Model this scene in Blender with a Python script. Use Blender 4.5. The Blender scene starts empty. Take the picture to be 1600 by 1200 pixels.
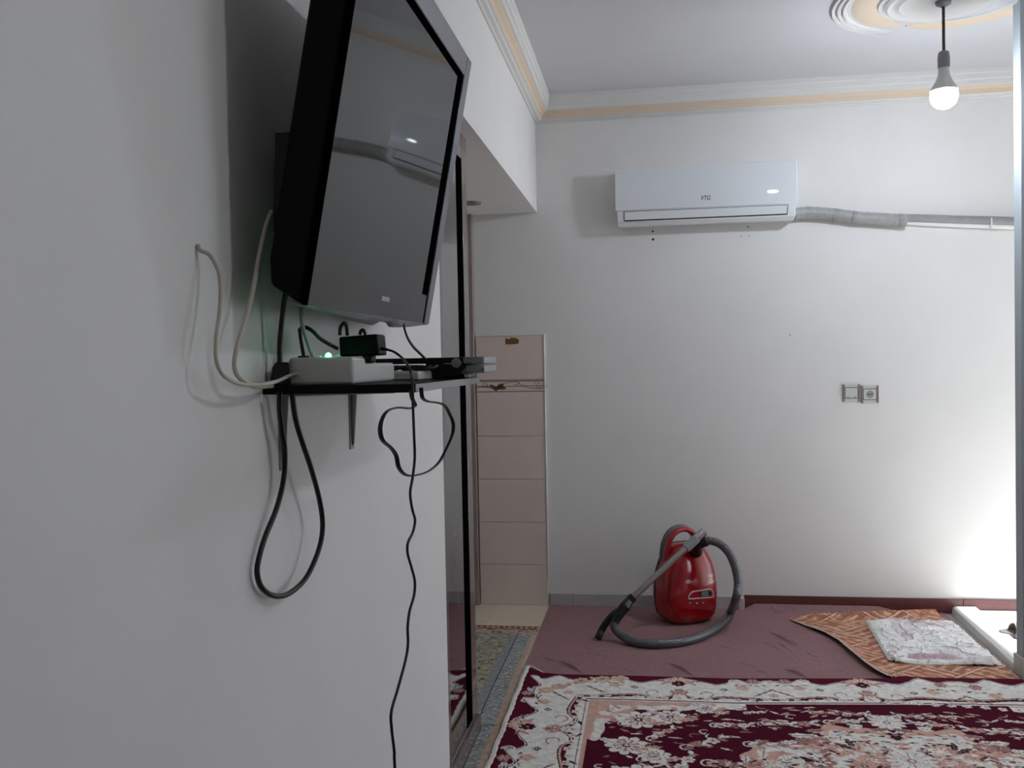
import bpy, bmesh, math, random
import numpy as np
from mathutils import Vector, Matrix

random.seed(7)
C = bpy.context.scene.collection
SC = bpy.context.scene
H = 1.403                       # camera height above the floor
F = 1430.0                      # focal length in pixels of a 1600 px wide frame

# ------------------------------------------------------------------ camera
yaw, pitch, roll = math.radians(8.528), math.radians(1.415), math.radians(-1.101)
_cy, _sy, _cp, _sp, _c, _s = math.cos(yaw), math.sin(yaw), math.cos(pitch), math.sin(pitch), math.cos(roll), math.sin(roll)
R1 = np.array([[_cy, 0, _sy], [0, 1, 0], [-_sy, 0, _cy]])
R2 = np.array([[1, 0, 0], [0, _cp, -_sp], [0, _sp, _cp]])
R3 = np.array([[_c, -_s, 0], [_s, _c, 0], [0, 0, 1]])
RR = R3 @ R2 @ R1
cam_data = bpy.data.cameras.new('camera')
cam = bpy.data.objects.new('camera', cam_data)
C.objects.link(cam)
cam_data.sensor_width = 36.0
cam_data.lens = F / 1600 * 36.0
cam_data.clip_start = 0.02
_r = (RR[0, 0], RR[0, 2], -RR[0, 1]); _u = (-RR[1, 0], -RR[1, 2], RR[1, 1]); _b = (-RR[2, 0], -RR[2, 2], RR[2, 1])
cam.matrix_world = Matrix(((_r[0], _u[0], _b[0], 0), (_r[1], _u[1], _b[1], 0), (_r[2], _u[2], _b[2], H), (0, 0, 0, 1)))
SC.camera = cam

# ------------------------------------------------------------------ world, sun, window fill, exposure
SC.view_settings.view_transform = 'Standard'
SC.view_settings.look = 'None'
SC.view_settings.exposure = 0.0
SC.view_settings.gamma = 1.0
SC.view_settings.use_curve_mapping = False
w = bpy.data.worlds.new('world'); SC.world = w; w.use_nodes = True
bg = w.node_tree.nodes['Background']
bg.inputs[0].default_value = (0.80, 0.90, 1.0, 1); bg.inputs[1].default_value = 2.2

sun_d = bpy.data.lights.new('sun', 'SUN'); sun_d.energy = 15.5; sun_d.angle = math.radians(0.6); sun_d.color = (0.95, 0.975, 1.0)
sun = bpy.data.objects.new('sun', sun_d); C.objects.link(sun)
sun.location = (6, 5, 6)
_sd = Vector((-0.585, -0.012, -0.81)).normalized()
sun.rotation_euler = _sd.to_track_quat('-Z', 'Y').to_euler()

win_d = bpy.data.lights.new('window_fill', 'AREA'); win_d.shape = 'RECTANGLE'; win_d.size = 1.5; win_d.size_y = 1.5  # fill lamp added behind the unseen window to lift the lower walls
win_d.energy = 16.0; win_d.color = (0.88, 0.94, 1.0)
win = bpy.data.objects.new('window_fill', win_d); C.objects.link(win)
win.location = (4.33, 3.0, 1.25); win.rotation_euler = (0, math.radians(90), 0)

BULB, BULB2 = 258.0, 146.0      # radiance of the two bare bulbs

# ------------------------------------------------------------------ pixel rays to world points on known planes
def ray(px, py):
    d = RR.T @ np.array([(px - 800) / F, (py - 600) / F, 1.0])
    return np.array([d[0], d[2], -d[1]])
def atY(px, py, Y):
    d = ray(px, py); d = d * Y / d[1]; return Vector((d[0], d[1], d[2] + H))
def atX(px, py, X):
    d = ray(px, py); d = d * X / d[0]; return Vector((d[0], d[1], d[2] + H))
def atZ(px, py, Z):
    d = ray(px, py); d = d * (Z - H) / d[2]; return Vector((d[0], d[1], Z))

# ------------------------------------------------------------------ materials
def lin(c):
    out = []
    for v in c:
        v = v / 255.0
        out.append(v / 12.92 if v <= 0.04045 else ((v + 0.055) / 1.055) ** 2.4)
    return tuple(out) + (1.0,)
def mat(name, col, rough=0.5, metal=0.0, spec=0.5, noise=0.0, nscale=20.0, bump=0.0, bscale=200.0, coat=0.0, emit=0.0, attr=False, ecol=None):
    m = bpy.data.materials.new(name); m.use_nodes = True
    nt = m.node_tree; b = nt.nodes['Principled BSDF']
    b.inputs['Roughness'].default_value = rough
    b.inputs['Metallic'].default_value = metal
    b.inputs['Specular IOR Level'].default_value = spec
    b.inputs['Coat Weight'].default_value = coat
    b.inputs['Coat Roughness'].default_value = 0.05
    colour = lin(col)
    b.inputs['Base Color'].default_value = colour
    tc = nt.nodes.new('ShaderNodeTexCoord')
    src = None
    if attr:
        a = nt.nodes.new('ShaderNodeVertexColor'); a.layer_name = 'Col'; src = a.outputs['Color']
    if noise > 0:
        n = nt.nodes.new('ShaderNodeTexNoise'); n.inputs['Scale'].default_value = nscale; n.inputs['Detail'].default_value = 5
        nt.links.new(tc.outputs['Object'], n.inputs['Vector'])
        mr = nt.nodes.new('ShaderNodeMapRange'); mr.inputs[1].default_value = 0.3; mr.inputs[2].default_value = 0.7
        mr.inputs[3].default_value = 1 - noise; mr.inputs[4].default_value = 1 + noise
        nt.links.new(n.outputs['Fac'], mr.inputs[0])
        mx = nt.nodes.new('ShaderNodeVectorMath'); mx.operation = 'SCALE'
        if src is not None: nt.links.new(src, mx.inputs[0])
        else: mx.inputs[0].default_value = colour[:3]
        nt.links.new(mr.outputs[0], mx.inputs['Scale'])
        src = mx.outputs[0]
    if src is not None: nt.links.new(src, b.inputs['Base Color'])
    if bump > 0:
        n2 = nt.nodes.new('ShaderNodeTexNoise'); n2.inputs['Scale'].default_value = bscale; n2.inputs['Detail'].default_value = 3
        nt.links.new(tc.outputs['Object'], n2.inputs['Vector'])
        bp = nt.nodes.new('ShaderNodeBump'); bp.inputs['Strength'].default_value = bump; bp.inputs['Distance'].default_value = 0.004
        nt.links.new(n2.outputs['Fac'], bp.inputs['Height']); nt.links.new(bp.outputs['Normal'], b.inputs['Normal'])
    if emit > 0:
        b.inputs['Emission Color'].default_value = lin(ecol or col); b.inputs['Emission Strength'].default_value = emit
    return m

M = {}
M['paint'] = mat('wall_paint', (231, 229, 227), 0.6, spec=0.25, noise=0.02, nscale=3, bump=0.08, bscale=60)
M['ceil'] = mat('ceiling_paint', (207, 206, 209), 0.75, spec=0.15, noise=0.015, nscale=3)
M['plaster'] = mat('moulding_plaster', (222, 220, 217), 0.55, spec=0.3)
M['tan'] = mat('moulding_tan', (222, 203, 181), 0.6, spec=0.2)
M['tile'] = mat('wall_tile_glaze', (226, 209, 200), 0.3, spec=0.5, noise=0.02, nscale=6)
M['tileborder'] = mat('border_tile_glaze', (226, 211, 196), 0.25)
M['vine'] = mat('vine_print_brown', (112, 72, 52), 0.4)
M['vinedark'] = mat('vine_print_dark', (70, 56, 52), 0.4)
M['bandgrey'] = mat('border_band_grey', (148, 138, 132), 0.4)
M['brickred'] = mat('bare_clay', (120, 84, 44), 0.9, noise=0.3, nscale=80)
M['basegrey'] = mat('baseboard_grey_tile', (188, 186, 183), 0.35, noise=0.03, nscale=15)
M['basewine'] = mat('baseboard_wine_stone', (100, 54, 54), 0.3, noise=0.12, nscale=30)
M['floor'] = mat('floor_tile_cream', (222, 209, 188), 0.3, noise=0.05, nscale=8)
M['whitetile'] = mat('landing_tile_white', (238, 238, 236), 0.3, noise=0.02, nscale=8)
M['marble'] = mat('threshold_marble', (232, 230, 226), 0.3, noise=0.04, nscale=12)
M['slab'] = mat('concrete_slab', (150, 146, 140), 0.9)
M['outside'] = mat('outside_concrete', (205, 202, 196), 0.9, noise=0.05)
M['wood'] = mat('door_glossy_brown', (104, 88, 84), 0.14, spec=0.6, noise=0.2, nscale=7, coat=0.4)
M['jamb'] = mat('door_jamb_brown', (150, 136, 131), 0.3, spec=0.5, noise=0.1, nscale=7)
M['doorglass'] = mat('door_dark_glass', (172, 170, 172), 0.04, metal=1.0)
M['gasket'] = mat('black_rubber', (7, 6, 7), 0.9, spec=0.0)
M['scratch'] = mat('pale_scratch', (190, 182, 160), 0.5)
M['black'] = mat('black_plastic', (14, 14, 15), 0.45, spec=0.35)
M['blackcable'] = mat('black_cable', (18, 18, 19), 0.4, spec=0.4)
M['tvblack'] = mat('television_black_shell', (5, 5, 6), 0.5, spec=0.12)
M['screen'] = mat('television_screen_glass', (7, 7, 8), 0.03, spec=0.2)
M['tvsilver'] = mat('television_silver_frame', (88, 88, 94), 0.22, spec=0.6, metal=0.5)
M['tvlip'] = mat('television_silver_lip', (128, 128, 132), 0.4)
M['endshade'] = mat('wall_end_shaded', (165, 172, 178), 0.5, spec=0.3)  # shade put into the colour, keeps the wall end dimmer near the bulb
M['whitep'] = mat('white_plastic', (205, 204, 200), 0.4)
M['whitecable'] = mat('white_cable', (196, 188, 176), 0.5)
M['greyp'] = mat('grey_plastic', (150, 150, 152), 0.45)
M['silver'] = mat('silver_plastic', (150, 151, 154), 0.35, metal=0.3)
M['chrome'] = mat('chrome_tube', (188, 187, 188), 0.22, metal=1.0)
M['steel'] = mat('bracket_steel', (150, 146, 142), 0.4, metal=0.7)
M['led'] = mat('green_led', (170, 255, 210), 0.4, emit=20.0, ecol=(60, 255, 140))
M['leddim'] = mat('green_led_dim', (60, 160, 110), 0.4, emit=0.6, ecol=(60, 200, 120))
M['ac'] = mat('air_conditioner_white', (226, 229, 232), 0.22, spec=0.5)
M['acdark'] = mat('air_conditioner_gap', (40, 40, 42), 0.6)
M['logo'] = mat('logo_grey', (60, 66, 76), 0.4)
M['acled'] = mat('air_conditioner_display', (255, 255, 255), 0.4, emit=5.0, ecol=(240, 248, 255))
M['tape'] = mat('pipe_tape_grey', (158, 158, 156), 0.45, noise=0.1, nscale=40, bump=0.3, bscale=60)
M['tape2'] = mat('pipe_foam_grey', (148, 149, 150), 0.5, noise=0.06, nscale=30)
M['conduit'] = mat('conduit_white', (232, 231, 228), 0.35)
M['brownplate'] = mat('switch_brown_trim', (136, 122, 116), 0.4)
M['hole'] = mat('dark_hole', (26, 24, 24), 0.9, spec=0.0)
M['red'] = mat('vacuum_red_gloss', (158, 10, 24), 0.12, spec=0.55, coat=0.5)
M['vgrey'] = mat('vacuum_grey_shell', (98, 94, 92), 0.35)
M['vblack'] = mat('vacuum_black', (20, 20, 22), 0.35)
M['hose'] = mat('hose_grey', (104, 104, 108), 0.32, metal=0.35)
M['print'] = mat('white_print', (225, 215, 215), 0.5)
M['bulb'] = mat('bulb_glow', (255, 255, 255), 0.5, emit=BULB, ecol=(234, 244, 255))
M['bulb2'] = mat('bulb_glow_near', (255, 255, 255), 0.5, emit=BULB2, ecol=(246, 250, 255))
M['socket'] = mat('lamp_socket_grey', (128, 126, 134), 0.5)
M['cord'] = mat('twisted_cord', (62, 56, 58), 0.6)
M['carpet'] = mat('brown_felt_carpet', (156, 121, 122), 0.95, spec=0.1, noise=0.1, nscale=60, bump=0.5, bscale=350)
M['rug'] = mat('wine_rug_pile', (90, 10, 30), 0.95, spec=0.05, attr=True, noise=0.12, nscale=220, bump=0.5, bscale=420)
M['rugedge'] = mat('rug_selvage', (232, 226, 218), 0.95, spec=0.05, noise=0.2, nscale=200, bump=0.5, bscale=300)
M['mat'] = mat('velour_mat', (160, 100, 70), 0.8, spec=0.2, attr=True, noise=0.16, nscale=40, bump=0.3, bscale=160)
M['matback'] = mat('mat_backing', (150, 138, 128), 0.9)
M['towel'] = mat('towel_mat_pile', (215, 208, 206), 0.9, spec=0.1, attr=True, bump=0.5, bscale=160)
M['sandal'] = mat('sandal_taupe', (132, 116, 106), 0.7)
M['sandalsole'] = mat('sandal_sole', (92, 82, 80), 0.8)
M['sandalblue'] = mat('sandal_sole_blue', (58, 58, 96), 0.8)

# ------------------------------------------------------------------ mesh building
def catmull(pts, n=8):
    P = [Vector(p) for p in pts]
    if len(P) < 3: return P
    out = []
    for i in range(len(P) - 1):
        p0 = P[i - 1] if i > 0 else P[0] * 2 - P[1]
        p1, p2 = P[i], P[i + 1]
        p3 = P[i + 2] if i + 2 < len(P) else P[-1] * 2 - P[-2]
        for k in range(n):
            t = k / n
            out.append(0.5 * ((2 * p1) + (p2 - p0) * t + (2 * p0 - 5 * p1 + 4 * p2 - p3) * t * t + (3 * p1 - p0 - 3 * p2 + p3) * t ** 3))
    out.append(P[-1]); return out

class MB:
    def __init__(s): s.v = []; s.f = []
    def add(s, vs, fs):
        o = len(s.v); s.v += [tuple(v) for v in vs]; s.f += [tuple(i + o for i in f) for f in fs]; return s
    def box(s, x0, x1, y0, y1, z0, z1):
        v = [(x0, y0, z0), (x1, y0, z0), (x1, y1, z0), (x0, y1, z0), (x0, y0, z1), (x1, y0, z1), (x1, y1, z1), (x0, y1, z1)]
        return s.add(v, [(3, 2, 1, 0), (4, 5, 6, 7), (0, 1, 5, 4), (1, 2, 6, 5), (2, 3, 7, 6), (3, 0, 4, 7)])
    def fbox(s, o, a, b, c, a0, a1, b0, b1, c0, c1):      # a box in a frame o + a,b,c
        pts = [(a0, b0, c0), (a1, b0, c0), (a1, b1, c0), (a0, b1, c0), (a0, b0, c1), (a1, b0, c1), (a1, b1, c1), (a0, b1, c1)]
        return s.add([o + a * p[0] + b * p[1] + c * p[2] for p in pts], [(3, 2, 1, 0), (4, 5, 6, 7), (0, 1, 5, 4), (1, 2, 6, 5), (2, 3, 7, 6), (3, 0, 4, 7)])
    def prism(s, poly, d):                                 # 3D polygon extruded by the vector d
        n = len(poly); d = Vector(d)
        v = [Vector(p) for p in poly] + [Vector(p) + d for p in poly]
        fs = [tuple(range(n - 1, -1, -1)), tuple(range(n, 2 * n))]
        fs += [(i, (i + 1) % n, n + (i + 1) % n, n + i) for i in range(n)]
        return s.add(v, fs)
    def rings(s, rings, cap=True, closed=False):
        n = len(rings[0]); v = [p for r in rings for p in r]; fs = []
        m = len(rings)
        for i in range(m if closed else m - 1):
            for k in range(n):
                fs.append((i * n + k, i * n + (k + 1) % n, ((i + 1) % m) * n + (k + 1) % n, ((i + 1) % m) * n + k))
        if cap and not closed:
            fs.append(tuple(range(n - 1, -1, -1))); fs.append(tuple((m - 1) * n + k for k in range(n)))
        return s.add(v, fs)
    def tube(s, pts, r, seg=8, smooth=8, flat=1.0, side=None, rmod=None):
        P = catmull(pts, smooth) if smooth else [Vector(p) for p in pts]
        rings = []; nrm = None
        for i, p in enumerate(P):
            t = (P[min(i + 1, len(P) - 1)] - P[max(i - 1, 0)])
            if t.length < 1e-9: continue
            t.normalize()
            if nrm is None:
                ref = Vector(side) if side is not None else (Vector((0, 0, 1)) if abs(t.z) < 0.9 else Vector((1, 0, 0)))
                nrm = (ref - t * ref.dot(t)).normalized()
            else:
                ref = Vector(side) if side is not None else nrm
                q = ref - t * ref.dot(t)
                if q.length > 1e-5: nrm = q.normalized()
            bi = t.cross(nrm)
            rr = r(i / (len(P) - 1)) if callable(r) else r
            if rmod: rr *= rmod(i)
            rings.append([p + nrm * (rr * math.cos(2 * math.pi * k / seg)) + bi * (rr * flat * math.sin(2 * math.pi * k / seg)) for k in range(seg)])
        return s.rings(rings)
    def lathe(s, o, axis, prof, seg=20):                   # profile of (radius, height along axis)
        axis = Vector(axis).normalized(); ref = Vector((0, 0, 1)) if abs(axis.z) < 0.9 else Vector((1, 0, 0))
        a = axis.cross(ref).normalized(); b = axis.cross(a)
        rings = [[Vector(o) + axis * h + a * (max(r, 1e-5) * math.cos(2 * math.pi * k / seg)) + b * (max(r, 1e-5) * math.sin(2 * math.pi * k / seg)) for k in range(seg)] for r, h in prof]
        return s.rings(rings)
    def grid(s, fn, nu, nv):
        v = [fn(i / nu, j / nv) for j in range(nv + 1) for i in range(nu + 1)]
        fs = [(j * (nu + 1) + i, j * (nu + 1) + i + 1, (j + 1) * (nu + 1) + i + 1, (j + 1) * (nu + 1) + i) for j in range(nv) for i in range(nu)]
        return s.add(v, fs)
    def build(s, name, material, parent=None, smooth=False, bevel=0.0, bseg=2, angle=40, loc=None):
        me = bpy.data.meshes.new(name)
        me.from_pydata(s.v, [], s.f)
        bm = bmesh.new(); bm.from_mesh(me); bmesh.ops.recalc_face_normals(bm, faces=bm.faces); bm.to_mesh(me); bm.free()
        me.materials.append(material)
        ob = bpy.data.objects.new(name, me); C.objects.link(ob)
        if parent is not None: par(ob, parent)
        if bevel > 0:
            md = ob.modifiers.new('bevel', 'BEVEL'); md.width = bevel; md.segments = bseg; md.limit_method = 'ANGLE'; md.angle_limit = math.radians(35)
        if smooth or bevel > 0:
            for p in me.polygons: p.use_smooth = True
            me.set_sharp_from_angle(angle=math.radians(angle))
        return ob

def par(o, p):
    o.parent = p
    m = Matrix.Identity(4); q = p
    while q is not None:
        m = (Matrix.Translation(q.location) @ q.rotation_euler.to_matrix().to_4x4()) @ m if q.parent is None else m
        q = q.parent
    o.matrix_parent_inverse = m.inverted()
def thing(name, label, cat, loc, group=None):
    o = bpy.data.objects.new(name, None); C.objects.link(o); o.empty_display_size = 0.05
    o.location = loc
    return tag(o, label, cat, group)
def tag(o, label, cat, group=None):
    o['label'] = label; o['category'] = cat
    if group: o['group'] = group
    return o
def struct(o, label=None):
    o['kind'] = 'structure'
    if label: o['label'] = label; o['category'] = 'setting'
    return o

# ------------------------------------------------------------------ room shell
XW, D, ZC = -0.617, 5.2, 2.885          # left wall, far wall, ceiling
YE = 2.69                               # end of the left wall
ZB = 2.248                              # underside of the beam
struct(MB().box(XW - 0.14, XW, -2.6, YE, 0, ZC).build('wall_left', M['paint']), 'white painted left wall carrying the television and shelf')
wf = struct(MB().box(-2.4, 3.1, D, D + 0.15, -0.1, ZC).build('wall_far', M['paint']), 'white far wall behind the air conditioner and vacuum cleaner')
struct(MB().box(-2.4, XW, YE, D, ZB, ZC).build('wall_beam', M['paint']), 'deep white beam over the doorway at the end of the left wall')
struct(MB().box(-2.4, 4.5, -2.75, -2.6, 0, ZC).build('wall_back', M['paint']), 'white wall behind the camera')
struct(MB().box(-2.4, XW - 0.14, YE - 0.15, YE, 0, ZB).build('wall_kitchen_near', M['paint']), 'white wall closing the side passage on the near side')
struct(MB().box(-2.55, -2.4, YE - 0.15, D + 0.15, 0, ZC).build('wall_kitchen_left', M['paint']), 'white wall at the end of the side passage')
struct(MB().box(-2.6, 4.5, -2.75, 4.225, ZC, ZC + 0.12).box(-2.6, 3.1, 4.225, D + 0.2, ZC, ZC + 0.12).build('ceiling', M['ceil']), 'white ceiling above the room')
wr = MB()
wr.box(4.2, 4.35, -2.6, 2.25, 0, ZC); wr.box(4.2, 4.35, 3.75, 4.22, 0, ZC); wr.box(4.2, 4.35, 2.25, 3.75, 0, 0.5); wr.box(4.2, 4.35, 2.25, 3.75, 2.0, ZC)
struct(wr.build('wall_right', M['paint']), 'white right hand wall with a window opening')
wo = MB()
for a in ((2.23, 2.3), (2.97, 3.03), (3.7, 3.77)): wo.box(4.22, 4.28, a[0], a[1], 0.5, 2.0)
wo.box(4.22, 4.28, 2.23, 3.77, 0.5, 0.56); wo.box(4.22, 4.28, 2.23, 3.77, 1.94, 2.0)
struct(wo.build('window_1', M['plaster']), 'unseen white framed window in the right hand wall, placed for fill light')  # window out of view, its place and height chosen for the fill lamp
# pillar and the wall of the entrance beside it
pl = struct(MB().box(1.60, 4.2, 4.16, 4.225, 0, ZC).build('wall_pillar', M['paint']), 'white wall end standing at the right edge beside the entrance')
MB().box(1.561, 1.60, 4.152, 4.228, 0, ZC).build('wall_end_face', M['endshade'], pl, bevel=0.003)  # end face of the wall; darker colour stands in for weaker bulb light
pb = MB().box(1.552, 2.6, 4.150, 4.237, 0, 0.095)
pb.build('baseboard', M['basegrey'], pl, bevel=0.003)
# entrance: right end wall with the open doorway
we = MB(); we.box(2.95, 3.1, 4.225, 4.29, 0, ZC); we.box(2.95, 3.1, 4.29, D, 2.1, ZC)
struct(we.build('wall_entrance', M['paint']), 'white wall of the entrance around the open outer doorway')

# floors
fl = struct(MB().box(-2.55, 4.4, -2.75, D + 0.15, -0.12, -0.012).build('floor', M['slab']), 'floor of the room under the carpets')
k = 0
for i in range(5):
    for j in range(7):
        x1 = -0.585 - i * 0.302; y1 = D - j * 0.302
        if y1 - 0.3 < 2.9: continue
        MB().box(x1 - 0.300, x1, y1 - 0.300, y1, -0.012, 0.0).build('floor_tile', M['floor'], fl, bevel=0.001)
MB().box(-0.583, 1.585, -2.6, D, -0.012, -0.001).build('floor_screed', M['slab'], fl)
MB().box(1.585, 4.2, -2.6, 4.16, -0.012, -0.001).build('floor_screed', M['slab'], fl)
j0 = atZ(1537, 962, 0.022).x
for a, b in ((1.69, j0 - 0.001), (j0 + 0.001, j0 + 0.399), (j0 + 0.401, j0 + 0.8), (j0 + 0.802, 3.1)):
    for y0, y1 in ((4.2, 4.6), (4.602, 5.0), (5.002, D)):
        MB().box(a, b, y0, y1, -0.012, 0.022).build('landing_tile', M['whitetile'], fl, bevel=0.001)
struct(MB().box(3.1, 9.0, 1.0, 9.0, -0.12, -0.02).build('ground', M['outside']), 'pale concrete ground outside the doorway')
th = MB().prism([(1.560, 4.24, -0.01), (1.566, 4.24, 0.032), (1.580, 4.24, 0.042), (1.680, 4.24, 0.042), (1.689, 4.24, 0.034), (1.689, 4.24, -0.01)], (0.03, D - 4.24, 0))
struct(th.build('trim_threshold', M['marble'], bevel=0.003), 'raised white stone threshold at the entrance on the right')

# cornice with tan band, mitred at the corner
prof = [(0.0, 2.748), (0.010, 2.748), (0.014, 2.754), (0.030, 2.756), (0.036, 2.762), (0.045, 2.764)]
prof2 = [(0.045, 2.764), (0.050, 2.784), (0.068, 2.800)]
prof3 = [(0.068, 2.800), (0.076, 2.803), (0.078, 2.826), (0.085, 2.830), (0.087, 2.856), (0.091, 2.860), (0.093, ZC)]
def cornice(name, poly, p, material, parent=None, closed_back=True):
    mb = MB(); pr = list(p) + ([(p[-1][0], ZC), (0.0, ZC), (0.0, p[0][1])] if closed_back else [])
    seen = []
    for q in pr:
        if not seen or q != seen[-1]: seen.append(q)
    if seen[0] == seen[-1]: seen.pop()
    rings = [[fn(d, z) for d, z in seen] for fn in poly]
    mb.rings(rings)
    return mb.build(name, material, parent, smooth=True, angle=30)
pathL = [lambda d, z: (XW + d, -2.6, z), lambda d, z: (XW + d, D - d, z)]
pathF = [lambda d, z: (XW + d, D - d, z), lambda d, z: (2.95, D - d, z)]
for nm, path, lb in (('trim_cornice_left', pathL, 'moulded white cornice with a tan band along the left wall'), ('trim_cornice_far', pathF, 'moulded white cornice with a tan band along the far wall')):
    r = struct(cornice(nm, path, prof, M['plaster']), lb)
    cornice('tan_band', path, prof2, M['tan'], r)
    cornice('upper_moulding', path, prof3, M['plaster'], r)

# ceiling medallion around the cord
MX, MY = 1.249, 4.112
md = struct(MB().lathe((MX, MY, ZC), (0, 0, -1), [(0.0, 0.0), (0.235, 0.0), (0.235, 0.004), (0.22, 0.012), (0.205, 0.004), (0.19, 0.004), (0.175, 0.013), (0.16, 0.006), (0.0, 0.006)], 64).build('trim_medallion', M['plaster'], smooth=True), 'moulded plaster medallion with tan scrolls on the ceiling')
def arc(r0, r1, a0, a1, w0, w1, hgt, n=48):
    mb = MB(); rings = []
    for i in range(n + 1):
        t = i / n; a = math.radians(a0 + (a1 - a0) * t); r = r0 + (r1 - r0) * t
        ww = (w0 + (w1 - w0) * t) * min(1, 5 * t + 0.15, 5 * (1 - t) + 0.15) / 2
        ca, sa = math.cos(a), math.sin(a)
        rings.append([(MX + ca * (r + q * ww), MY + sa * (r + q * ww), ZC - hz) for q, hz in ((-1, 0.0), (-0.6, hgt), (0.6, hgt), (1, 0.0))])
    mb.rings(rings); return mb
for r0, r1, a0, a1 in ((0.475, 0.39, 215, 112), (0.45, 0.37, 215, 112), (0.425, 0.35, 215, 112)):
    arc(r0, r1, a0, a1, 0.02, 0.012, 0.012).build('scroll_ridge', M['plaster'], md, smooth=True)
arc(0.345, 0.285, 225, 113, 0.105, 0.10, 0.007).build('tan_scroll', M['tan'], md, smooth=True)
arc(0.285, 0.43, 106, -10, 0.10, 0.10, 0.007).build('tan_scroll', M['tan'], md, smooth=True)
arc(0.215, 0.35, 108, -10, 0.016, 0.016, 0.008).build('scroll_ridge', M['plaster'], md, smooth=True)
arc(0.275, 0.225, 215, 120, 0.014, 0.014, 0.009).build('scroll_ridge', M['plaster'], md, smooth=True)

# baseboards on the far wall
bg_ = struct(MB().box(-0.583, 0.465, D - 0.006, D, 0, 0.068).build('baseboard_far', M['slab']), 'grey tiled baseboard along the left part of the far wall')
xs = [atY(860, 935, D).x, atY(896, 935, D).x, 0.02, 0.30, 0.468]
for a, b in zip(xs[:-1], xs[1:]):
    MB().box(a + 0.001, b - 0.001, D - 0.014, D - 0.006, 0, 0.070).build('baseboard_tile', M['basegrey'], bg_, bevel=0.0015)
MB().box(0.468, 0.502, D - 0.05, D - 0.004, 0, 0.073).build('end_block', M['basegrey'], bg_, bevel=0.004)
bw = struct(MB().box(0.504, 3.0, D - 0.005, D, 0, 0.076).build('baseboard_far_wine', M['slab']), 'wine red stone baseboard along the right part of the far wall')
xs = [0.504, atY(1328, 945, D).x, atY(1504, 945, D).x, 2.25, 2.94]
for a, b in zip(xs[:-1], xs[1:]):
    MB().box(a + 0.001, b - 0.001, D - 0.013, D - 0.005, 0, 0.080).build('baseboard_stone', M['basewine'], bw, bevel=0.0015)

# tiled strip of the far wall
X0t, X1t = -0.985, -0.5885
tw = struct(MB().box(X0t, X1t, D - 0.006, D, 0, atY(800, 525, D).z).build('wall_tiled', M['plaster']), 'cream tiled strip of the far wall beside the doorway')
ys = [525, 593, 612, 681, 748, 815, 881, 946]
zs = [atY(800, y, D).z for y in ys]; zs[-1] = 0.0
for i in range(len(ys) - 1):
    border = (i == 1)
    t = MB().box(X0t + 0.001, X1t - 0.004, D - 0.014, D - 0.006, zs[i + 1] + 0.0012, zs[i] - 0.0012).build('border_tile' if border else 'tile', M['tileborder'] if border else M['tile'], tw, bevel=0.001)
    if border:
        z0, z1 = zs[2], zs[1]; hgt = z1 - z0; yy = D - 0.0146
        g = MB(); g.box(X0t, X1t - 0.005, yy, yy + 0.002, z1 - 0.012, z1 - 0.003); g.box(X0t, X1t - 0.005, yy, yy + 0.002, z0 + 0.002, z0 + 0.005)
        g.build('grey_band', M['bandgrey'], t)
        def tp(px, py): q = atY(px, py, yy - 0.0008); return q
        v = MB()
        v.tube([tp(742, 603.5), tp(770, 604), tp(855, 602.5)], 0.0012, 6, 0)
        v.tube([tp(786, 601), tp(796, 597.5), tp(806, 596.5), tp(811, 598), tp(808, 601), tp(803, 600.5)], 0.0011, 6)
        v.tube([tp(810, 598.5), tp(818, 602.5), tp(828, 606.5), tp(842, 607), tp(853, 605)], 0.0011, 6)
        v.tube([tp(745, 607), tp(755, 605), tp(768, 606.5)], 0.0009, 6)
        for cx, cy in ((758, 602), (838.5, 598), (841, 605.5)):
            v.tube([tp(cx + 3.5 * math.cos(a), cy + 2.4 * math.sin(a)) for a in np.linspace(0, 2 * math.pi, 13)], 0.0009, 6, 0)
        v.build('vine_print', M['vinedark'], t, smooth=True)
        lf = MB()
        for pts in (((765, 601), (770, 601.5), (776, 605), (777, 611), (773, 610), (768, 606)), ((777, 610), (776, 604), (780, 600), (788, 599), (785, 604), (780, 608)), ((780, 605), (786, 602.5), (792, 607), (786, 609), (780, 608))):
            lf.prism([tp(*p) for p in pts], (0, -0.0006, 0))
        lf.build('leaf_print', M['vine'], t)
ch = MB().prism([atY(px, py, D - 0.0145) for px, py in ((790, 528.5), (795, 530), (799, 527.5), (806, 528), (811, 531), (810, 537), (800, 538), (790, 538))], (0, -0.0012, 0))
ch.build('chipped_patch', M['brickred'], tw)
MB().box(X1t - 0.004, X1t + 0.002, D - 0.018, D, 0.16, zs[0] + 0.004).build('plaster_edge', M['plaster'], tw, bevel=0.001)
MB().box(X0t, X1t, D - 0.016, D, zs[0], zs[0] + 0.004).build('plaster_edge', M['plaster'], tw)

# brown door jamb standing on the far wall, left of the tiles
dj = struct(MB().box(-1.14, -1.020, D - 0.10, D, 0.0, ZB).build('trim_door_jamb', M['jamb'], bevel=0.004), 'glossy brown door jamb standing against the far wall')
MB().box(-1.020, -0.990, D - 0.045, D, 0.0, ZB).build('jamb_stop', M['jamb'], dj, bevel=0.003)

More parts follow.
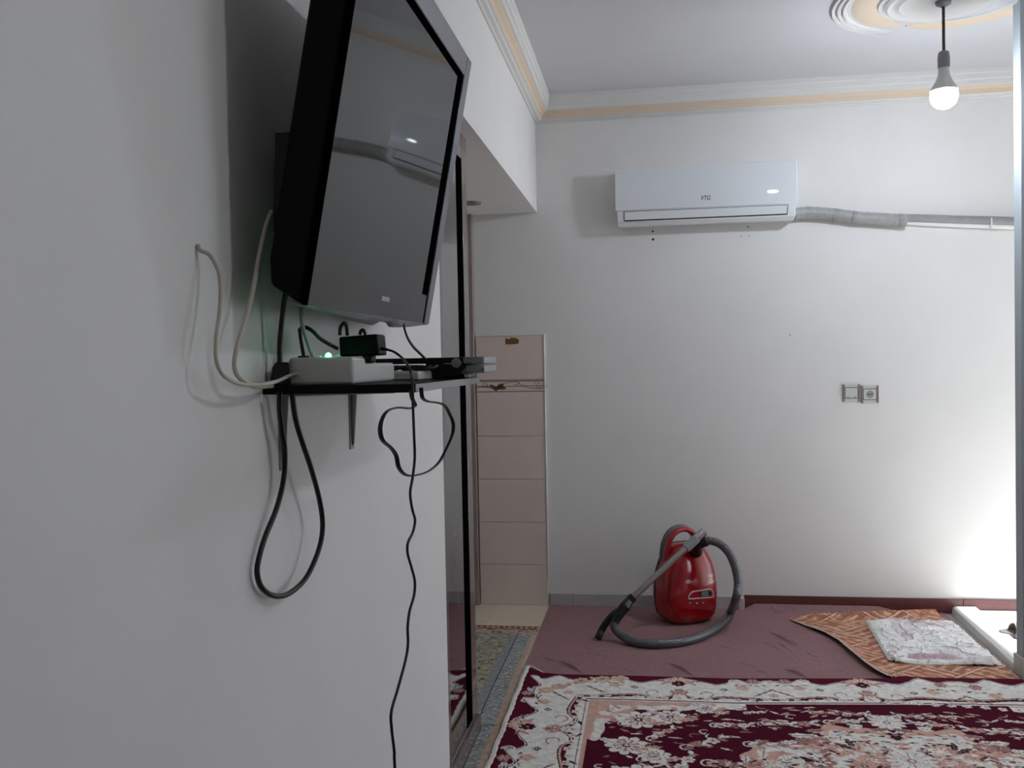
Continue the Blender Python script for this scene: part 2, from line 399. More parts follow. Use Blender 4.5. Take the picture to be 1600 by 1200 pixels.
# glossy brown glazed door standing in the doorway
XD = -0.668
def ydoor(px, py): return atX(px, py, XD).y
yb0, yg0, yg1, ys1 = YE + 0.01, ydoor(706, 1150), ydoor(731.5, 1130), ydoor(746.5, 1134)
ystile = ydoor(739, 1130)
zr = atX(734, 1134, XD).z
dr = struct(MB().box(XD - 0.045, XD, ystile, ys1, 0.0, ZB - 0.004).build('door_1', M['wood'], bevel=0.004), 'glossy dark brown glazed door standing in the doorway past the wall end')
MB().box(XD - 0.045, XD, yb0, yg0, 0.0, ZB - 0.004).build('stile', M['wood'], dr, bevel=0.004)
MB().box(XD - 0.045, XD, yg0, ystile, 0.0, zr).build('bottom_rail', M['wood'], dr, bevel=0.004)
MB().box(XD - 0.002, XD + 0.014, yb0, ys1, 0.0, zr - 0.012).build('kick_board', M['wood'], dr, bevel=0.004)
MB().box(XD - 0.045, XD, yg0, ystile, ZB - 0.10, ZB - 0.004).build('top_rail', M['wood'], dr, bevel=0.004)
MB().box(XD - 0.026, XD - 0.003, yg0, yg1, zr, ZB - 0.10).build('glass_pane', M['doorglass'], dr)
MB().box(XD - 0.030, XD - 0.001, yg1, ystile, zr, ZB - 0.10).build('black_gasket', M['gasket'], dr)
for pts in (((711, 808), (715, 805.5), (718, 803)), ((708, 831.5), (711, 833), (713, 831)), ((709, 838), (713, 836), (718, 838), (721, 843)), ((704, 870), (707, 884), (709, 897)), ((708, 866), (711, 882), (714, 897)), ((706, 902), (710, 914), (715, 926)), ((704, 893), (706, 905), (709, 918)), ((711, 875), (713, 884), (714, 889)), ((716, 930), (716.5, 940), (717, 948))):
    mb = MB(); mb.tube([atX(px, py, XD - 0.0026) for px, py in pts], 0.0006, 6, 4); mb.build('scratch', M['scratch'], dr)

# small marks on the walls
for px, py, r in ((1020, 361.5, 0.0055), (1020.5, 374, 0.0065), (1169, 354.5, 0.004), (1158, 369, 0.003), (1170, 369, 0.003), (1234.5, 523.5, 0.003)):
    MB().lathe(atY(px, py, D - 0.0006), (0, 1, 0), [(0, -0.0006), (r, -0.0006), (r * 0.9, 0.003), (0, 0.004)], 10).build('screw_hole', M['hole'], wf)

# recessed ring in the underside of the beam
rp = atZ(738, 316, ZB)
rl = thing('recessed_ring', 'small dark recessed metal ring in the underside of the beam', 'downlight', (rp.x, rp.y, ZB))
MB().lathe((rp.x, rp.y, ZB - 0.012), (0, 0, 1), [(0.040, 0.0), (0.046, 0.002), (0.046, 0.012), (0.034, 0.012), (0.034, 0.003)], 24).build('ring', M['steel'], rl, smooth=True)
MB().lathe((rp.x, rp.y, ZB - 0.005), (0, 0, 1), [(0, 0), (0.035, 0), (0.035, 0.005), (0, 0.005)], 24).build('socket_hole', M['hole'], rl)
# ------------------------------------------------------------------ television
E1 = Vector((0, 1, 0)); E2 = Vector((0.191, 0, 1)).normalized(); E3 = Vector((1, 0, -0.191)).normalized()
YN = 1.30
TO = atY(475.5, 477, YN)
def tvp(px, py, off=0.0):
    d = ray(px, py); d = Vector(d); o = Vector((0, 0, H))
    t = (TO + E3 * off - o).dot(E3) / d.dot(E3)
    q = o + d * t - TO
    return q.dot(E1), q.dot(E2)
TWd = tvp(668, 504)[0]; THt = tvp(732, 93)[1]
TWd = max(TWd, tvp(732, 93)[0])
tv = thing('television', 'large black flat television tilted forward on the left wall', 'television', tuple(TO + E1 * TWd / 2 - E3 * 0.04))
ys_, zs_ = 0.0, 0.0
body = MB()
sec = [(0.0, -0.004), (0.0, -0.012), (-0.002, -0.012)]
poly = [(0.0, -0.006), (0.022, -0.058), (0.06, -0.066), (THt - 0.06, -0.066), (THt - 0.01, -0.05), (THt, -0.006)]
body.prism([TO + E2 * a + E3 * b for a, b in poly], E1 * TWd)
body.build('back_shell', M['tvblack'], tv, bevel=0.006)
gx0 = tvp(664, 461)[0]; gx1 = tvp(679, 455)[0]
a_far = tvp(700, 290)[0]
fw = 0.046; gw = 0.052
# silver frame: far side, top, bottom chin
MB().fbox(TO, E1, E2, E3, TWd - fw, TWd, 0.0, THt, -0.006, 0.004).build('frame_side', M['tvsilver'], tv, bevel=0.002)
MB().fbox(TO, E1, E2, E3, 0.0, TWd - fw, THt - 0.045, THt, -0.006, 0.004).build('frame_top', M['tvsilver'], tv, bevel=0.002)
chh = tvp(664, 461)[1]
MB().fbox(TO, E1, E2, E3, TWd - fw - gw, TWd - fw, chh, THt - 0.045, -0.006, 0.0005).build('bezel_side', M['gasket'], tv)
MB().fbox(TO, E1, E2, E3, 0.006, TWd - fw - gw, THt - 0.062, THt - 0.045, -0.006, 0.0005).build('bezel_top', M['gasket'], tv)
MB().fbox(TO, E1, E2, E3, 0.0, 0.006, 0.0, THt - 0.045, -0.006, 0.003).build('bezel_near', M['gasket'], tv)
MB().fbox(TO, E1, E2, E3, 0.006, TWd - fw - gw, chh, THt - 0.062, -0.006, 0.0015).build('screen', M['screen'], tv)
MB().fbox(TO, E1, E2, E3, 0.006, TWd - fw, 0.0, chh, -0.006, 0.0015).build('chin', M['screen'], tv)
lip = MB(); n = 28; rings = []
for i in range(n + 1):
    t = i / n; u = t * TWd
    sag = 0.016 * math.sin(math.pi * t ** 1.2) ** 0.8 if 0 < t < 1 else 0
    if 0.53 < t < 0.62: sag *= 0.45
    rings.append([TO + E1 * u + E2 * a + E3 * b for a, b in ((0.001, 0.003), (-sag * 0.6 - 0.001, 0.0), (-sag - 0.002, -0.010), (0.001, -0.03))])
lip.rings(rings); lip.build('bottom_lip', M['tvlip'], tv, smooth=True)
lu, lv = tvp(601, 467)
MB().fbox(TO, E1, E2, E3, lu - 0.026, lu + 0.026, lv - 0.0045, lv + 0.0045, 0.001, 0.0022).build('badge', M['greyp'], tv)
# wall mount behind it
wm = thing('wall_mount', 'black bracket holding the television to the left wall', 'bracket', (XW, 1.4, 1.68))
q0 = atY(430, 208, 1.36); q1 = atY(427, 360, 1.36)
MB().box(XW, XW + 0.012, 1.48, 1.95, q1.z - 0.02, q0.z).build('wall_plate', M['black'], wm, bevel=0.002)
mb = MB(); mb.prism([(q0.x, 1.36, q0.z), (q1.x, 1.36, q1.z), (q1.x + 0.012, 1.36, q1.z - 0.02), (q0.x + 0.045, 1.36, q0.z)], (0, 0.05, 0))
mb.build('tilt_arm', M['black'], wm)
mb = MB(); mb.prism([(q0.x, 1.86, q0.z), (q1.x, 1.86, q1.z), (q1.x + 0.012, 1.86, q1.z - 0.02), (q0.x + 0.045, 1.86, q0.z)], (0, 0.05, 0))
mb.build('tilt_arm', M['black'], wm)
MB().box(XW + 0.006, XW + 0.03, 1.48, 1.91, q1.z, q1.z + 0.03).build('cross_bar', M['black'], wm)

# ------------------------------------------------------------------ shelf
SX, SY0, SY1, SZ0, SZ1 = -0.364, 1.40, 1.947, 1.357, 1.3705
sh = thing('wall_shelf', 'small black wall shelf below the television', 'shelf', (XW, 1.67, SZ0))
MB().box(XW, SX, SY0, SY1, SZ0, SZ1).build('board', M['tvblack'], sh, bevel=0.001)
MB().box(SX - 0.0015, SX + 0.0012, SY0 + 0.001, SY1 - 0.001, SZ0 + 0.0005, SZ1 - 0.0005).build('front_edging', M['greyp'], sh)
for yb in (1.47, 1.835):
    b_ = MB(); b_.prism([(XW, yb - 0.002, SZ0), (XW + 0.20, yb - 0.002, SZ0), (XW + 0.20, yb - 0.002, SZ0 - 0.003), (XW + 0.016, yb - 0.002, SZ0 - 0.006), (XW + 0.007, yb - 0.002, SZ0 - 0.118), (XW, yb - 0.002, SZ0 - 0.13)], (0, 0.004, 0))
    b_.box(XW, XW + 0.003, yb - 0.011, yb + 0.011, SZ0 - 0.13, SZ0)
    ob = b_.build('bracket', M['steel'], sh)
    MB().lathe((XW + 0.002, yb, SZ0 - 0.118), (1, 0, 0), [(0, 0.005), (0.004, 0.004), (0.005, 0.0)], 10).build('screw', M['vgrey'], ob, smooth=True)

# ------------------------------------------------------------------ things on the shelf
pw = thing('power_strip', 'white plastic power strip with a glowing green light on the shelf', 'power strip', (-0.53, 1.5, SZ1))
zt = atY(500, 558, 1.43).z; zl = atY(600, 567, 1.66).z
X0p, X1p = atY(450, 580, 1.425).x, atY(552, 580, 1.425).x
pb_ = MB().prism([(X0p, 1.425, SZ1), (X0p, 1.425, zt), (X0p, 1.49, zt), (X0p, 1.496, zl), (X0p, 1.67, zl), (X0p, 1.67, SZ1)], (X1p - X0p, 0, 0))
pb_.build('housing', M['whitep'], pw, bevel=0.007, bseg=4)
lp = atY(513, 557, 1.435)
def blob(o, r, name, m, p):
    MB().lathe((o.x, o.y, o.z), (0, 0, 1), [(0, -r), (r * 0.7, -r * 0.7), (r, 0), (r * 0.7, r * 0.7), (0, r)], 12).build(name, m, p, smooth=True)
blob(Vector((lp.x, 1.435, zt + 0.002)), 0.0052, 'light', M['led'], pw)
for px in (500.5, 527, 530.5):
    q = atY(px, 557.5, 1.437); blob(Vector((q.x, 1.437, zt + 0.0005)), 0.0024, 'light', M['leddim'], pw)
qs = atY(466, 583, 1.424); MB().lathe(qs + Vector((0, 0.004, 0)), (0, -1, 0), [(0.0, 0), (0.0055, 0), (0.005, 0.008), (0.0, 0.008)], 12).build('cable_collar', M['whitep'], pw, smooth=True)
sb = thing('plug', 'black upright plug standing at the wall end of the shelf', 'plug', (-0.6, 1.44, SZ1))
a0, a1 = atY(425, 600, 1.41).x, atY(449, 600, 1.41).x
MB().prism([(a0 - 0.004, 1.41, SZ1), (a1, 1.41, SZ1), (a1, 1.41, atY(449, 566, 1.41).z), (a0 + 0.006, 1.41, atY(430, 566, 1.41).z), (a0, 1.41, atY(430, 575, 1.41).z)], (0, 0.011, 0)).build('plug_body', M['black'], sb, bevel=0.002)
ad = thing('power_adapter', 'black power adapter plugged on top of the white power strip', 'adapter', (-0.49, 1.5, zt))
p0, p1 = atY(529, 525, 1.50), atY(592, 555, 1.50)
MB().prism([(p0.x, 1.50, p0.z - 0.002), (p0.x + 0.001, 1.50, p1.z - 0.001), (p1.x, 1.50, p1.z), (p1.x - 0.003, 1.50, p0.z + 0.002), (p0.x + 0.03, 1.50, p0.z)], (0, 0.05, 0)).build('adapter_body', M['tvblack'], ad, bevel=0.003)
MB().box(atY(567, 560, 1.52).x, atY(583, 560, 1.52).x, 1.51, 1.54, zl, p1.z + 0.002).build('plug_stem', M['black'], ad, bevel=0.004)
mb = MB(); s0, s1 = atY(591, 543, 1.52), atY(606, 546.5, 1.52)
mb.tube([s0 + (s1 - s0) * (k / 10) for k in range(11)], 0.0035, 8, 0, rmod=lambda i: (1.25 if i % 2 else 0.9) * (1 - 0.04 * i))
mb.build('strain_relief', M['black'], ad)
mb = MB(); mb.tube([atY(531, 524, 1.52), atY(532, 512, 1.52), atY(537, 505, 1.52), atY(541, 508, 1.525), atY(543, 524, 1.53)], 0.0032, 8); mb.tube([atY(562, 523, 1.52), atY(564, 517, 1.52), atY(568, 516, 1.52), atY(571, 523, 1.52)], 0.003, 8)
mb.build('cable_loop', M['blackcable'], ad, smooth=True)
st = thing('extension_strip', 'flat grey-white strip lying behind the power strip on the shelf', 'power strip', (-0.49, 1.78, SZ1))
MB().box(-0.56, -0.432, 1.69, 1.885, SZ1, SZ1 + 0.017).build('strip_body', M['whitep'], st, bevel=0.004, bseg=3)
mp = thing('media_player', 'flat black set-top box with silver front overhanging the far end of the shelf', 'media player', (-0.42, 1.9, SZ1))
zm0 = atY(700, 578, 1.80).z; zm1 = atY(700, 558.5, 1.80).z
xb0, xb1, xf1 = atY(635, 565, 1.80).x, atY(723, 565, 1.80).x, atY(757, 568, 1.80).x
MB().box(-0.57, -0.555 + 0.17, 1.89, 1.94, SZ1, SZ1 + 0.016).build('foot', M['black'], mp)
MB().box(-0.55, xb1, 1.80, 1.94, zm1 - 0.012, zm1).build('case', M['black'], mp, bevel=0.0015)
MB().prism([(xb0 + 0.06, 1.795, SZ1 + 0.001), (xb1 - 0.006, 1.795, SZ1 + 0.008), (xb1 + 0.010, 1.795, zm1 - 0.016), (xb0 + 0.04, 1.795, zm1 - 0.012)], (0, 0.145, 0)).build('lower_case', M['black'], mp, bevel=0.001)
zf0 = atY(740, 570, 1.80).z
MB().box(xb1, xf1, 1.797, 1.945, zf0 + 0.001, zm1 + 0.0005).build('front_panel', M['silver'], mp, bevel=0.003)
MB().box(xb1 + 0.006, xf1 + 0.0006, 1.796, 1.946, atY(740, 583, 1.80).z, zf0 - 0.001).build('front_panel', M['greyp'], mp, bevel=0.003)
MB().box(xf1 - 0.004, xf1 - 0.002, 1.7955, 1.80, atY(740, 579, 1.80).z, atY(740, 575, 1.80).z).build('slot', M['hole'], mp)
mb = MB(); dcc = atY(713, 567, 1.7955); mb.lathe(dcc, (0, -1, 0), [(0, 0), (0.010, 0), (0.010, 0.002), (0, 0.002)], 20)
mb.build('round_label', M['greyp'], mp)
cb = MB(); pts = []
for i in range(150):
    t = i / 149; a = t * 2 * math.pi * 13
    pts.append(Vector((-0.462 + 0.055 * math.cos(a * 0.34 + 1) * (0.7 + 0.3 * math.sin(7 * t)) + 0.004 * math.cos(a), 1.755 + 0.030 * math.sin(a * 0.34 + 1) + 0.02 * t, SZ1 + 0.0205 + 0.006 * (0.5 + 0.5 * math.sin(a * 0.9)))))
cb.tube(pts, 0.0028, 6, 2)
tag(cb.build('cable_coil', M['blackcable'], smooth=True), 'tangled bundle of thin black cable lying on the grey strip', 'cable')

# ------------------------------------------------------------------ cables
def cable(pts, r, name, m, label, flat=1.0, side=None):
    mb = MB(); mb.tube(pts, r, 10, 8, flat, side)
    return tag(mb.build(name, m, smooth=True, angle=80), label, 'cable')
L = lambda px, py, x: atX(px, py, x)
cable([L(309, 383, -0.6155), L(313, 391, -0.611), L(328, 399, -0.600), L(342, 425, -0.588), L(345, 455, -0.582), L(343, 490, -0.580), L(338, 530, -0.578), L(338, 562, -0.575), L(348, 585, -0.572), L(370, 598, -0.570), L(400, 601.5, -0.568), L(430, 596.5, -0.566), atY(450, 588, 1.408), atY(466, 583, 1.418)], 0.0030, 'white_cable', M['whitecable'], 'white cable looping from a wall hole to the white power strip')
cable([L(424, 330, -0.575), L(416, 352, -0.575), L(405, 400, -0.578), L(393, 465, -0.580), L(378, 515, -0.582), L(367, 560, -0.583), L(369, 583, -0.583), L(382, 596, -0.582), L(398, 604, -0.584), L(425, 603, -0.592)], 0.0036, 'aerial_cable', M['whitecable'], 'thicker white cable dropping from behind the television to the shelf')
cable([atY(447, 455, 1.40), atY(443, 480, 1.412), atY(439, 515, 1.414), atY(437, 545, 1.4155), atY(437, 568, 1.4155)], 0.0042, 'television_cable', M['blackcable'], 'black cable from the television down to the upright plug')
cable([atY(470, 480, 1.44), atY(472, 505, 1.44), atY(479, 530, 1.445), atY(489, 557, 1.45), atY(490, 559, 1.45)], 0.0035, 'grey_cable', M['greyp'], 'grey cable rising from the white power strip behind the television')
cable([atY(468, 513, 1.452), atY(470, 530, 1.452), atY(473, 548, 1.452), atY(475, 558.5, 1.452)], 0.003, 'thin_black_cable', M['blackcable'], 'short thin black cable with a plug at the back of the white power strip')
MB().lathe(atY(474.5, 559, 1.452), (0, 0, 1), [(0, -0.001), (0.011, -0.001), (0.009, 0.003), (0, 0.004)], 12).build('plug_base', M['black'], bpy.data.objects['thin_black_cable'], smooth=True)
cable([atY(469, 513, 1.46), atY(478, 511.5, 1.462), atY(489, 518, 1.467), atY(499, 528, 1.475), atY(513, 537, 1.487), atY(528, 545, 1.497)], 0.0033, 'adapter_cable', M['blackcable'], 'black cable arching into the left side of the power adapter')
cable([L(631, 507, -0.43), L(633, 517, -0.43), L(638, 530, -0.43), L(646, 542, -0.43), L(656, 552, -0.43), L(664, 560, -0.435)], 0.0032, 'player_cable', M['blackcable'], 'black cable hanging from the television bottom to the set-top box', 0.6)
cable([L(*p) for p in ((437,612,-.585),(437,640,-.590),(441,675,-.592),(445,705,-.594),(443,750,-.598),(432,795,-.602),(414,840,-.606),(404,875,-.607),(402,897,-.607),(409,918,-.606),(428,931,-.603),(452,927,-.598),(478,903,-.592),(497,862,-.586),(504,825,-.582),(500,785,-.580),(487,735,-.578),(472,690,-.578),(462,655,-.578),(456,612,-.578))], 0.0046, 'power_cable', M['blackcable'], 'thick black cable hanging in a long loop under the shelf')
g = lambda px, py: atX(px, py, SX + 0.006)
cable([g(642, 610), g(644, 622), g(648.5, 634), g(640, 638), g(622, 637), g(606, 642), g(597, 655), g(594, 672), g(598, 688), g(611, 700), g(619, 712), g(623, 730), g(632, 741), g(645, 743), g(668, 737), g(686, 722), g(698, 700), g(707, 678), g(708, 662), g(702, 646), g(694, 633), g(682, 629), g(668, 627), g(660, 621), g(658, 606)], 0.0034, 'flat_cable', M['blackcable'], 'flat black cable hanging in a wavy loop from the front of the shelf', 0.45, (1, 0, 0.2))
g2 = lambda px, py: atX(px, py, SX + 0.016)
cable([atY(604, 546, 1.52), atY(616, 550, 1.50), atY(629, 560, 1.47), g2(639, 574), g2(643.5, 590), g2(645, 610), g2(645.5, 640), g2(647, 680), g2(648, 715), g2(645, 745), g2(641, 770), g2(644, 795), g2(648.5, 813), g2(645, 832), g2(637.5, 848), g2(637, 865), g2(643, 887), g2(648, 908), g2(647, 930), g2(640, 955), g2(637, 980), g2(637.5, 1005), g2(634, 1030), g2(622, 1075), g2(611.5, 1112), g2(612, 1140), g2(616, 1175), g2(618, 1215), g2(618, 1215) + Vector((0.01, 0.01, -0.25)), Vector((-0.34, g2(618, 1215).y + 0.01, 0.20)), Vector((-0.35, g2(618, 1215).y + 0.02, 0.045)), Vector((-0.38, g2(618, 1215).y + 0.08, 0.0178)), Vector((-0.46, g2(618, 1215).y + 0.14, 0.0178))], 0.0021, 'charger_cable', M['blackcable'], 'long thin black cable hanging from the adapter down to the floor')

# ------------------------------------------------------------------ air conditioner
YA = D - 0.160
A_TL, A_BR = atY(960, 262, YA), atY(1246.5, 343.5, YA)
AX0, AX1 = A_TL.x, A_BR.x
AZ1 = (atY(960, 262, YA).z + atY(1247, 251, YA).z) / 2
AZ0 = (atY(963, 351, YA + 0.03).z + atY(1245, 343.7, YA + 0.03).z) / 2
ac = thing('air_conditioner', 'white split air conditioner mounted high on the far wall', 'air conditioner', ((AX0 + AX1) / 2, D, AZ0))
zv1 = (atY(975, 329, YA).z + atY(1233, 320.5, YA).z) / 2
zv0 = (atY(975, 344.5, YA).z + atY(1230, 336.5, YA).z) / 2
zp = zv1 + 0.004
pf = [(D, AZ0 + 0.02), (D - 0.05, AZ0), (YA + 0.045, AZ0), (YA + 0.012, AZ0 + 0.012), (YA + 0.004, zv1), (YA + 0.002, AZ1 - 0.015), (YA + 0.02, AZ1 - 0.003), (D, AZ1)]
MB().prism([(AX0 + 0.008, y, z) for y, z in pf], (AX1 - AX0 - 0.016, 0, 0)).build('body', M['ac'], ac, bevel=0.006, bseg=3)
pp = [(YA + 0.03, AZ1 + 0.001), (YA + 0.006, AZ1), (YA - 0.002, AZ1 - 0.012), (YA, zp), (YA + 0.006, zp - 0.003), (YA + 0.03, zp - 0.003)]
MB().prism([(AX0, y, z) for y, z in pp], (AX1 - AX0, 0, 0)).build('front_panel', M['ac'], ac, bevel=0.004, bseg=3)
vx0, vx1 = atY(975, 336, YA).x, atY(1232, 329, YA).x
def vy(z): return YA + 0.012 + (0.004 - 0.012) * (z - AZ0 - 0.012) / (zv1 - AZ0 - 0.012)
MB().prism([(vx0, vy(zv0) - 0.0008, zv0), (vx1 - 0.004, vy(zv0) - 0.0008, zv0), (vx1, vy(zv1) - 0.0008, zv1 - 0.001), (vx0, vy(zv1) - 0.0008, zv1 - 0.001)], (0, -0.0012, 0)).build('vane_gap', M['acdark'], ac)
MB().prism([(vx0 + 0.003, vy(zv0 + 0.006) - 0.002, zv0 + 0.006), (vx1 - 0.008, vy(zv0 + 0.006) - 0.002, zv0 + 0.006), (vx1 - 0.004, vy(zv1) - 0.002, zv1 - 0.004), (vx0 + 0.003, vy(zv1) - 0.002, zv1 - 0.004)], (0, -0.004, 0)).build('vane', M['ac'], ac, bevel=0.001)
dp = atY(1207.5, 299, YA - 0.0015)
mb = MB(); mb.prism([(dp.x + 0.027 * math.copysign(abs(math.cos(a)) ** 0.7, math.cos(a)), dp.y, dp.z + 0.0062 * math.sin(a)) for a in np.linspace(0, 2 * math.pi, 20)[:-1]], (0, -0.0012, 0))
mb.build('display', M['acled'], ac)
def text_mesh(s, size, m, parent, name, loc, rot, shear=0.0, sx=1.0):
    cu = bpy.data.curves.new(name, 'FONT'); cu.body = s; cu.size = size; cu.extrude = 0.0004; cu.shear = shear; cu.align_x = 'CENTER'; cu.align_y = 'CENTER'; cu.offset = size * 0.012
    t = bpy.data.objects.new(name + '_tmp', cu); C.objects.link(t)
    dg = bpy.context.evaluated_depsgraph_get(); me = bpy.data.meshes.new_from_object(t.evaluated_get(dg)); bpy.data.objects.remove(t)
    me.materials.clear(); me.materials.append(m)
    mt = Matrix.Translation(loc) @ rot.to_4x4() @ Matrix.Diagonal((sx, 1, 1, 1)); me.transform(mt)
    o = bpy.data.objects.new(name, me); C.objects.link(o); par(o, parent); return o
lg = atY(1102, 309.5, YA - 0.0015)
text_mesh('VTG', 0.034, M['logo'], ac, 'logo', lg, Matrix.Rotation(math.radians(90), 3, 'X'), 0.25, 0.78)
# pipe run to the right
pr = thing('refrigerant_pipe', 'grey taped pipe with a white conduit running from the air conditioner along the far wall', 'pipe', tuple(atY(1300, 336, D - 0.03)))
yp = D - 0.036
pts = [atY(x, y, yp) for x, y in ((1242, 334.5), (1262, 332.5), (1290, 334), (1310, 336), (1335, 339.5), (1365, 341.5), (1395, 343.5), (1416, 344.5))]
mb = MB(); mb.tube(pts, 0.033, 14, 8, 0.95, rmod=lambda i: 1 + 0.05 * math.sin(i * 1.9) * math.sin(i * 0.37)); mb.build('taped_bundle', M['tape'], pr, smooth=True)
for x, y in ((1305, 336), (1334, 339.5), (1407, 344.3)):
    mb = MB(); a, b = atY(x - 3, y - 0.3, yp), atY(x + 3, y + 0.3, yp); mb.tube([a, (a + b) / 2, b], 0.0355, 14, 0); mb.build('tape_band', M['tape2'], pr, smooth=True)
mb = MB(); mb.tube([atY(x, y, D - 0.026) for x, y in ((1408, 341), (1440, 341.5), (1500, 343.5), (1560, 345), (1640, 347.5))], 0.0225, 12, 6); mb.build('grey_pipe', M['tape2'], pr, smooth=True)
mb = MB(); mb.tube([atY(x, y, D - 0.016) for x, y in ((1408, 346), (1440, 348.5), (1500, 351), (1560, 353.5), (1640, 356))], 0.0150, 12, 6); mb.build('white_conduit', M['conduit'], pr, smooth=True)
mb = MB(); a = atY(1547, 348.5, D - 0.026); mb.box(a.x - 0.003, a.x + 0.003, D - 0.05, D - 0.001, a.z - 0.03, a.z + 0.024); mb.build('clip', M['conduit'], pr)

# ------------------------------------------------------------------ switch and socket
def plate(name, label, cat, px, py, kind):
    c = atY(px, py, D); t = thing(name, label, cat, tuple(c))
    hw = 0.0445; hh = 0.046
    MB().box(c.x - hw, c.x + hw, D - 0.006, D, c.z - hh, c.z + hh).build('frame', M['whitep'], t, bevel=0.002)
    for s in (-1, 1):
        x0, x1 = (c.x - hw - 0.001, c.x - hw + 0.010) if s < 0 else (c.x + hw - 0.010, c.x + hw + 0.001)
        MB().box(x0, x1, D - 0.009, D - 0.001, c.z - hh - 0.001, c.z + hh + 0.001).build('side_trim', M['brownplate'], t, bevel=0.001)
    MB().box(c.x - hw + 0.010, c.x + hw - 0.010, D - 0.0065, D - 0.001, c.z - 0.031, c.z + 0.031).build('gap', M['acdark'], t)
    MB().box(c.x - hw + 0.012, c.x + hw - 0.012, D - 0.0095, D - 0.003, c.z - 0.028, c.z + 0.028).build('rocker' if kind else 'insert', M['whitep'], t, bevel=0.001)
    if kind:
        for s in (-1, 1): MB().box(c.x + s * 0.017 - 0.008, c.x + s * 0.017 + 0.008, D - 0.0102, D - 0.009, c.z - 0.0245, c.z - 0.0215).build('mark', M['acdark'], t)
    else:
        MB().lathe((c.x, D - 0.0098, c.z), (0, 1, 0), [(0.0205, 0.0), (0.0205, 0.001), (0.019, 0.0012)] + [(0.0, 0.0012)], 28).build('well', M['greyp'], t)
        for s in (-1, 0, 1): MB().lathe((c.x + s * 0.0095, D - 0.0106, c.z), (0, 1, 0), [(0, 0), (0.0032, 0), (0.003, 0.0006), (0, 0.0006)], 10).build('pin_hole', M['hole'], t)
        for s in (-1, 1): MB().box(c.x - 0.004, c.x + 0.004, D - 0.0108, D - 0.009, c.z + s * 0.0185 - 0.002, c.z + s * 0.0185 + 0.002).build('earth_clip', M['steel'], t)
    return t
plate('light_switch', 'white light switch with brown side trims, left of the power socket', 'switch', 1329.8, 614, True)
plate('power_socket', 'white round-well power socket with brown side trims, right of the light switch', 'socket', 1358.8, 616, False)

# ------------------------------------------------------------------ pendant bulbs
def pendant(x, y, label, top=ZC - 0.006, zb=2.47, glow='bulb'):
    t = thing('pendant_bulb', label, 'lamp', (x, y, zb), 'bare bulbs hanging from the ceiling')
    MB().lathe((x, y, top), (0, 0, -1), [(0, 0), (0.032, 0), (0.030, 0.012), (0.012, 0.022), (0, 0.024)], 20).build('ceiling_cup', M['socket'], t, smooth=True)
    zs1, zs0 = zb + 0.187, zb + 0.118
    for ph in (0, math.pi):
        mb = MB(); n = 90
        mb.tube([(x + 0.0035 * math.cos(ph + i * 0.75), y + 0.0035 * math.sin(ph + i * 0.75), top - 0.02 + (zs1 - top + 0.02) * i / n) for i in range(n + 1)], 0.0033, 6, 2)
        mb.build('cord_strand', M['cord'], t, smooth=True)
    MB().lathe((x, y, zs0), (0, 0, 1), [(0, 0.0), (0.0235, 0.0), (0.0245, 0.04), (0.021, 0.064), (0.014, 0.069), (0, 0.07)], 20).build('lamp_holder', M['socket'], t, smooth=True)
    MB().lathe((x, y, zb), (0, 0, 1), [(0.0, 0.118), (0.021, 0.118), (0.024, 0.085), (0.033, 0.062), (0.050, 0.034), (0.0545, 0.021), (0.0, 0.021)], 24).build('bulb_neck', M['whitep'], t, smooth=True)
    pr_ = [(0.0, -0.055)] + [(0.055 * math.sin(a), -0.055 * math.cos(a)) for a in np.linspace(0.15, 1.95, 14)] + [(0.050, 0.022), (0, 0.022)]
    MB().lathe((x, y, zb), (0, 0, 1), pr_, 28)  .build('bulb_dome', M[glow], t, smooth=True, angle=80)
    return t
bp_ = atY(1475, 150, MY)
pendant(bp_.x, MY, 'glowing bare bulb hanging on a twisted cord below the ceiling medallion', zb=bp_.z)
pendant(1.30, 1.30, 'second glowing bare bulb hanging nearer to the camera, out of the frame', top=ZC, zb=2.49, glow='bulb2')

# ------------------------------------------------------------------ vacuum cleaner
va = math.radians(30)
vn = Vector((math.sin(va), -math.cos(va), 0)); vu = Vector((math.cos(va), math.sin(va), 0)); vz = Vector((0, 0, 1))
vf = atZ(1086, 977, 0.0); VC = vf - vn * 0.09; VC.z = 0.005
vc = thing('vacuum_cleaner', 'glossy red canister vacuum cleaner standing upright on the brown carpet', 'vacuum cleaner', tuple(VC))
def V(u, v, w_): return VC + vu * u + vz * v + vn * w_
HW = [(0.0, 0.070, 0.060), (0.006, 0.100, 0.082), (0.020, 0.128, 0.098), (0.045, 0.147, 0.107), (0.09, 0.157, 0.111), (0.15, 0.161, 0.112), (0.21, 0.158, 0.109), (0.27, 0.149, 0.103), (0.32, 0.134, 0.094), (0.36, 0.116, 0.082), (0.39, 0.096, 0.066), (0.408, 0.074, 0.048), (0.416, 0.050, 0.032), (0.418, 0.02, 0.014)]
def hw(v):
    vs = [h[0] for h in HW]; return float(np.interp(v, vs, [h[1] for h in HW])), float(np.interp(v, vs, [h[2] for h in HW]))
def wfront(u, v):
    a, d = hw(v); return d * max(0.0, 1 - abs(u / a) ** 3.6) ** (1 / 3.6)
def shell(sel, grow=1.0, pw=3.6, n=52):
    mb = MB(); rings = []
    for v, a, d in HW:
        ring = []
        for k in range(n):
            t = 2 * math.pi * k / n; c, s = math.cos(t), math.sin(t)
            ring.append(V(grow * a * math.copysign(abs(c) ** (2 / pw), c), v if grow == 1 else 0.005 + v * 0.985, sel(grow * d * math.copysign(abs(s) ** (2 / pw), s))))
        rings.append(ring)
    return mb.rings(rings)
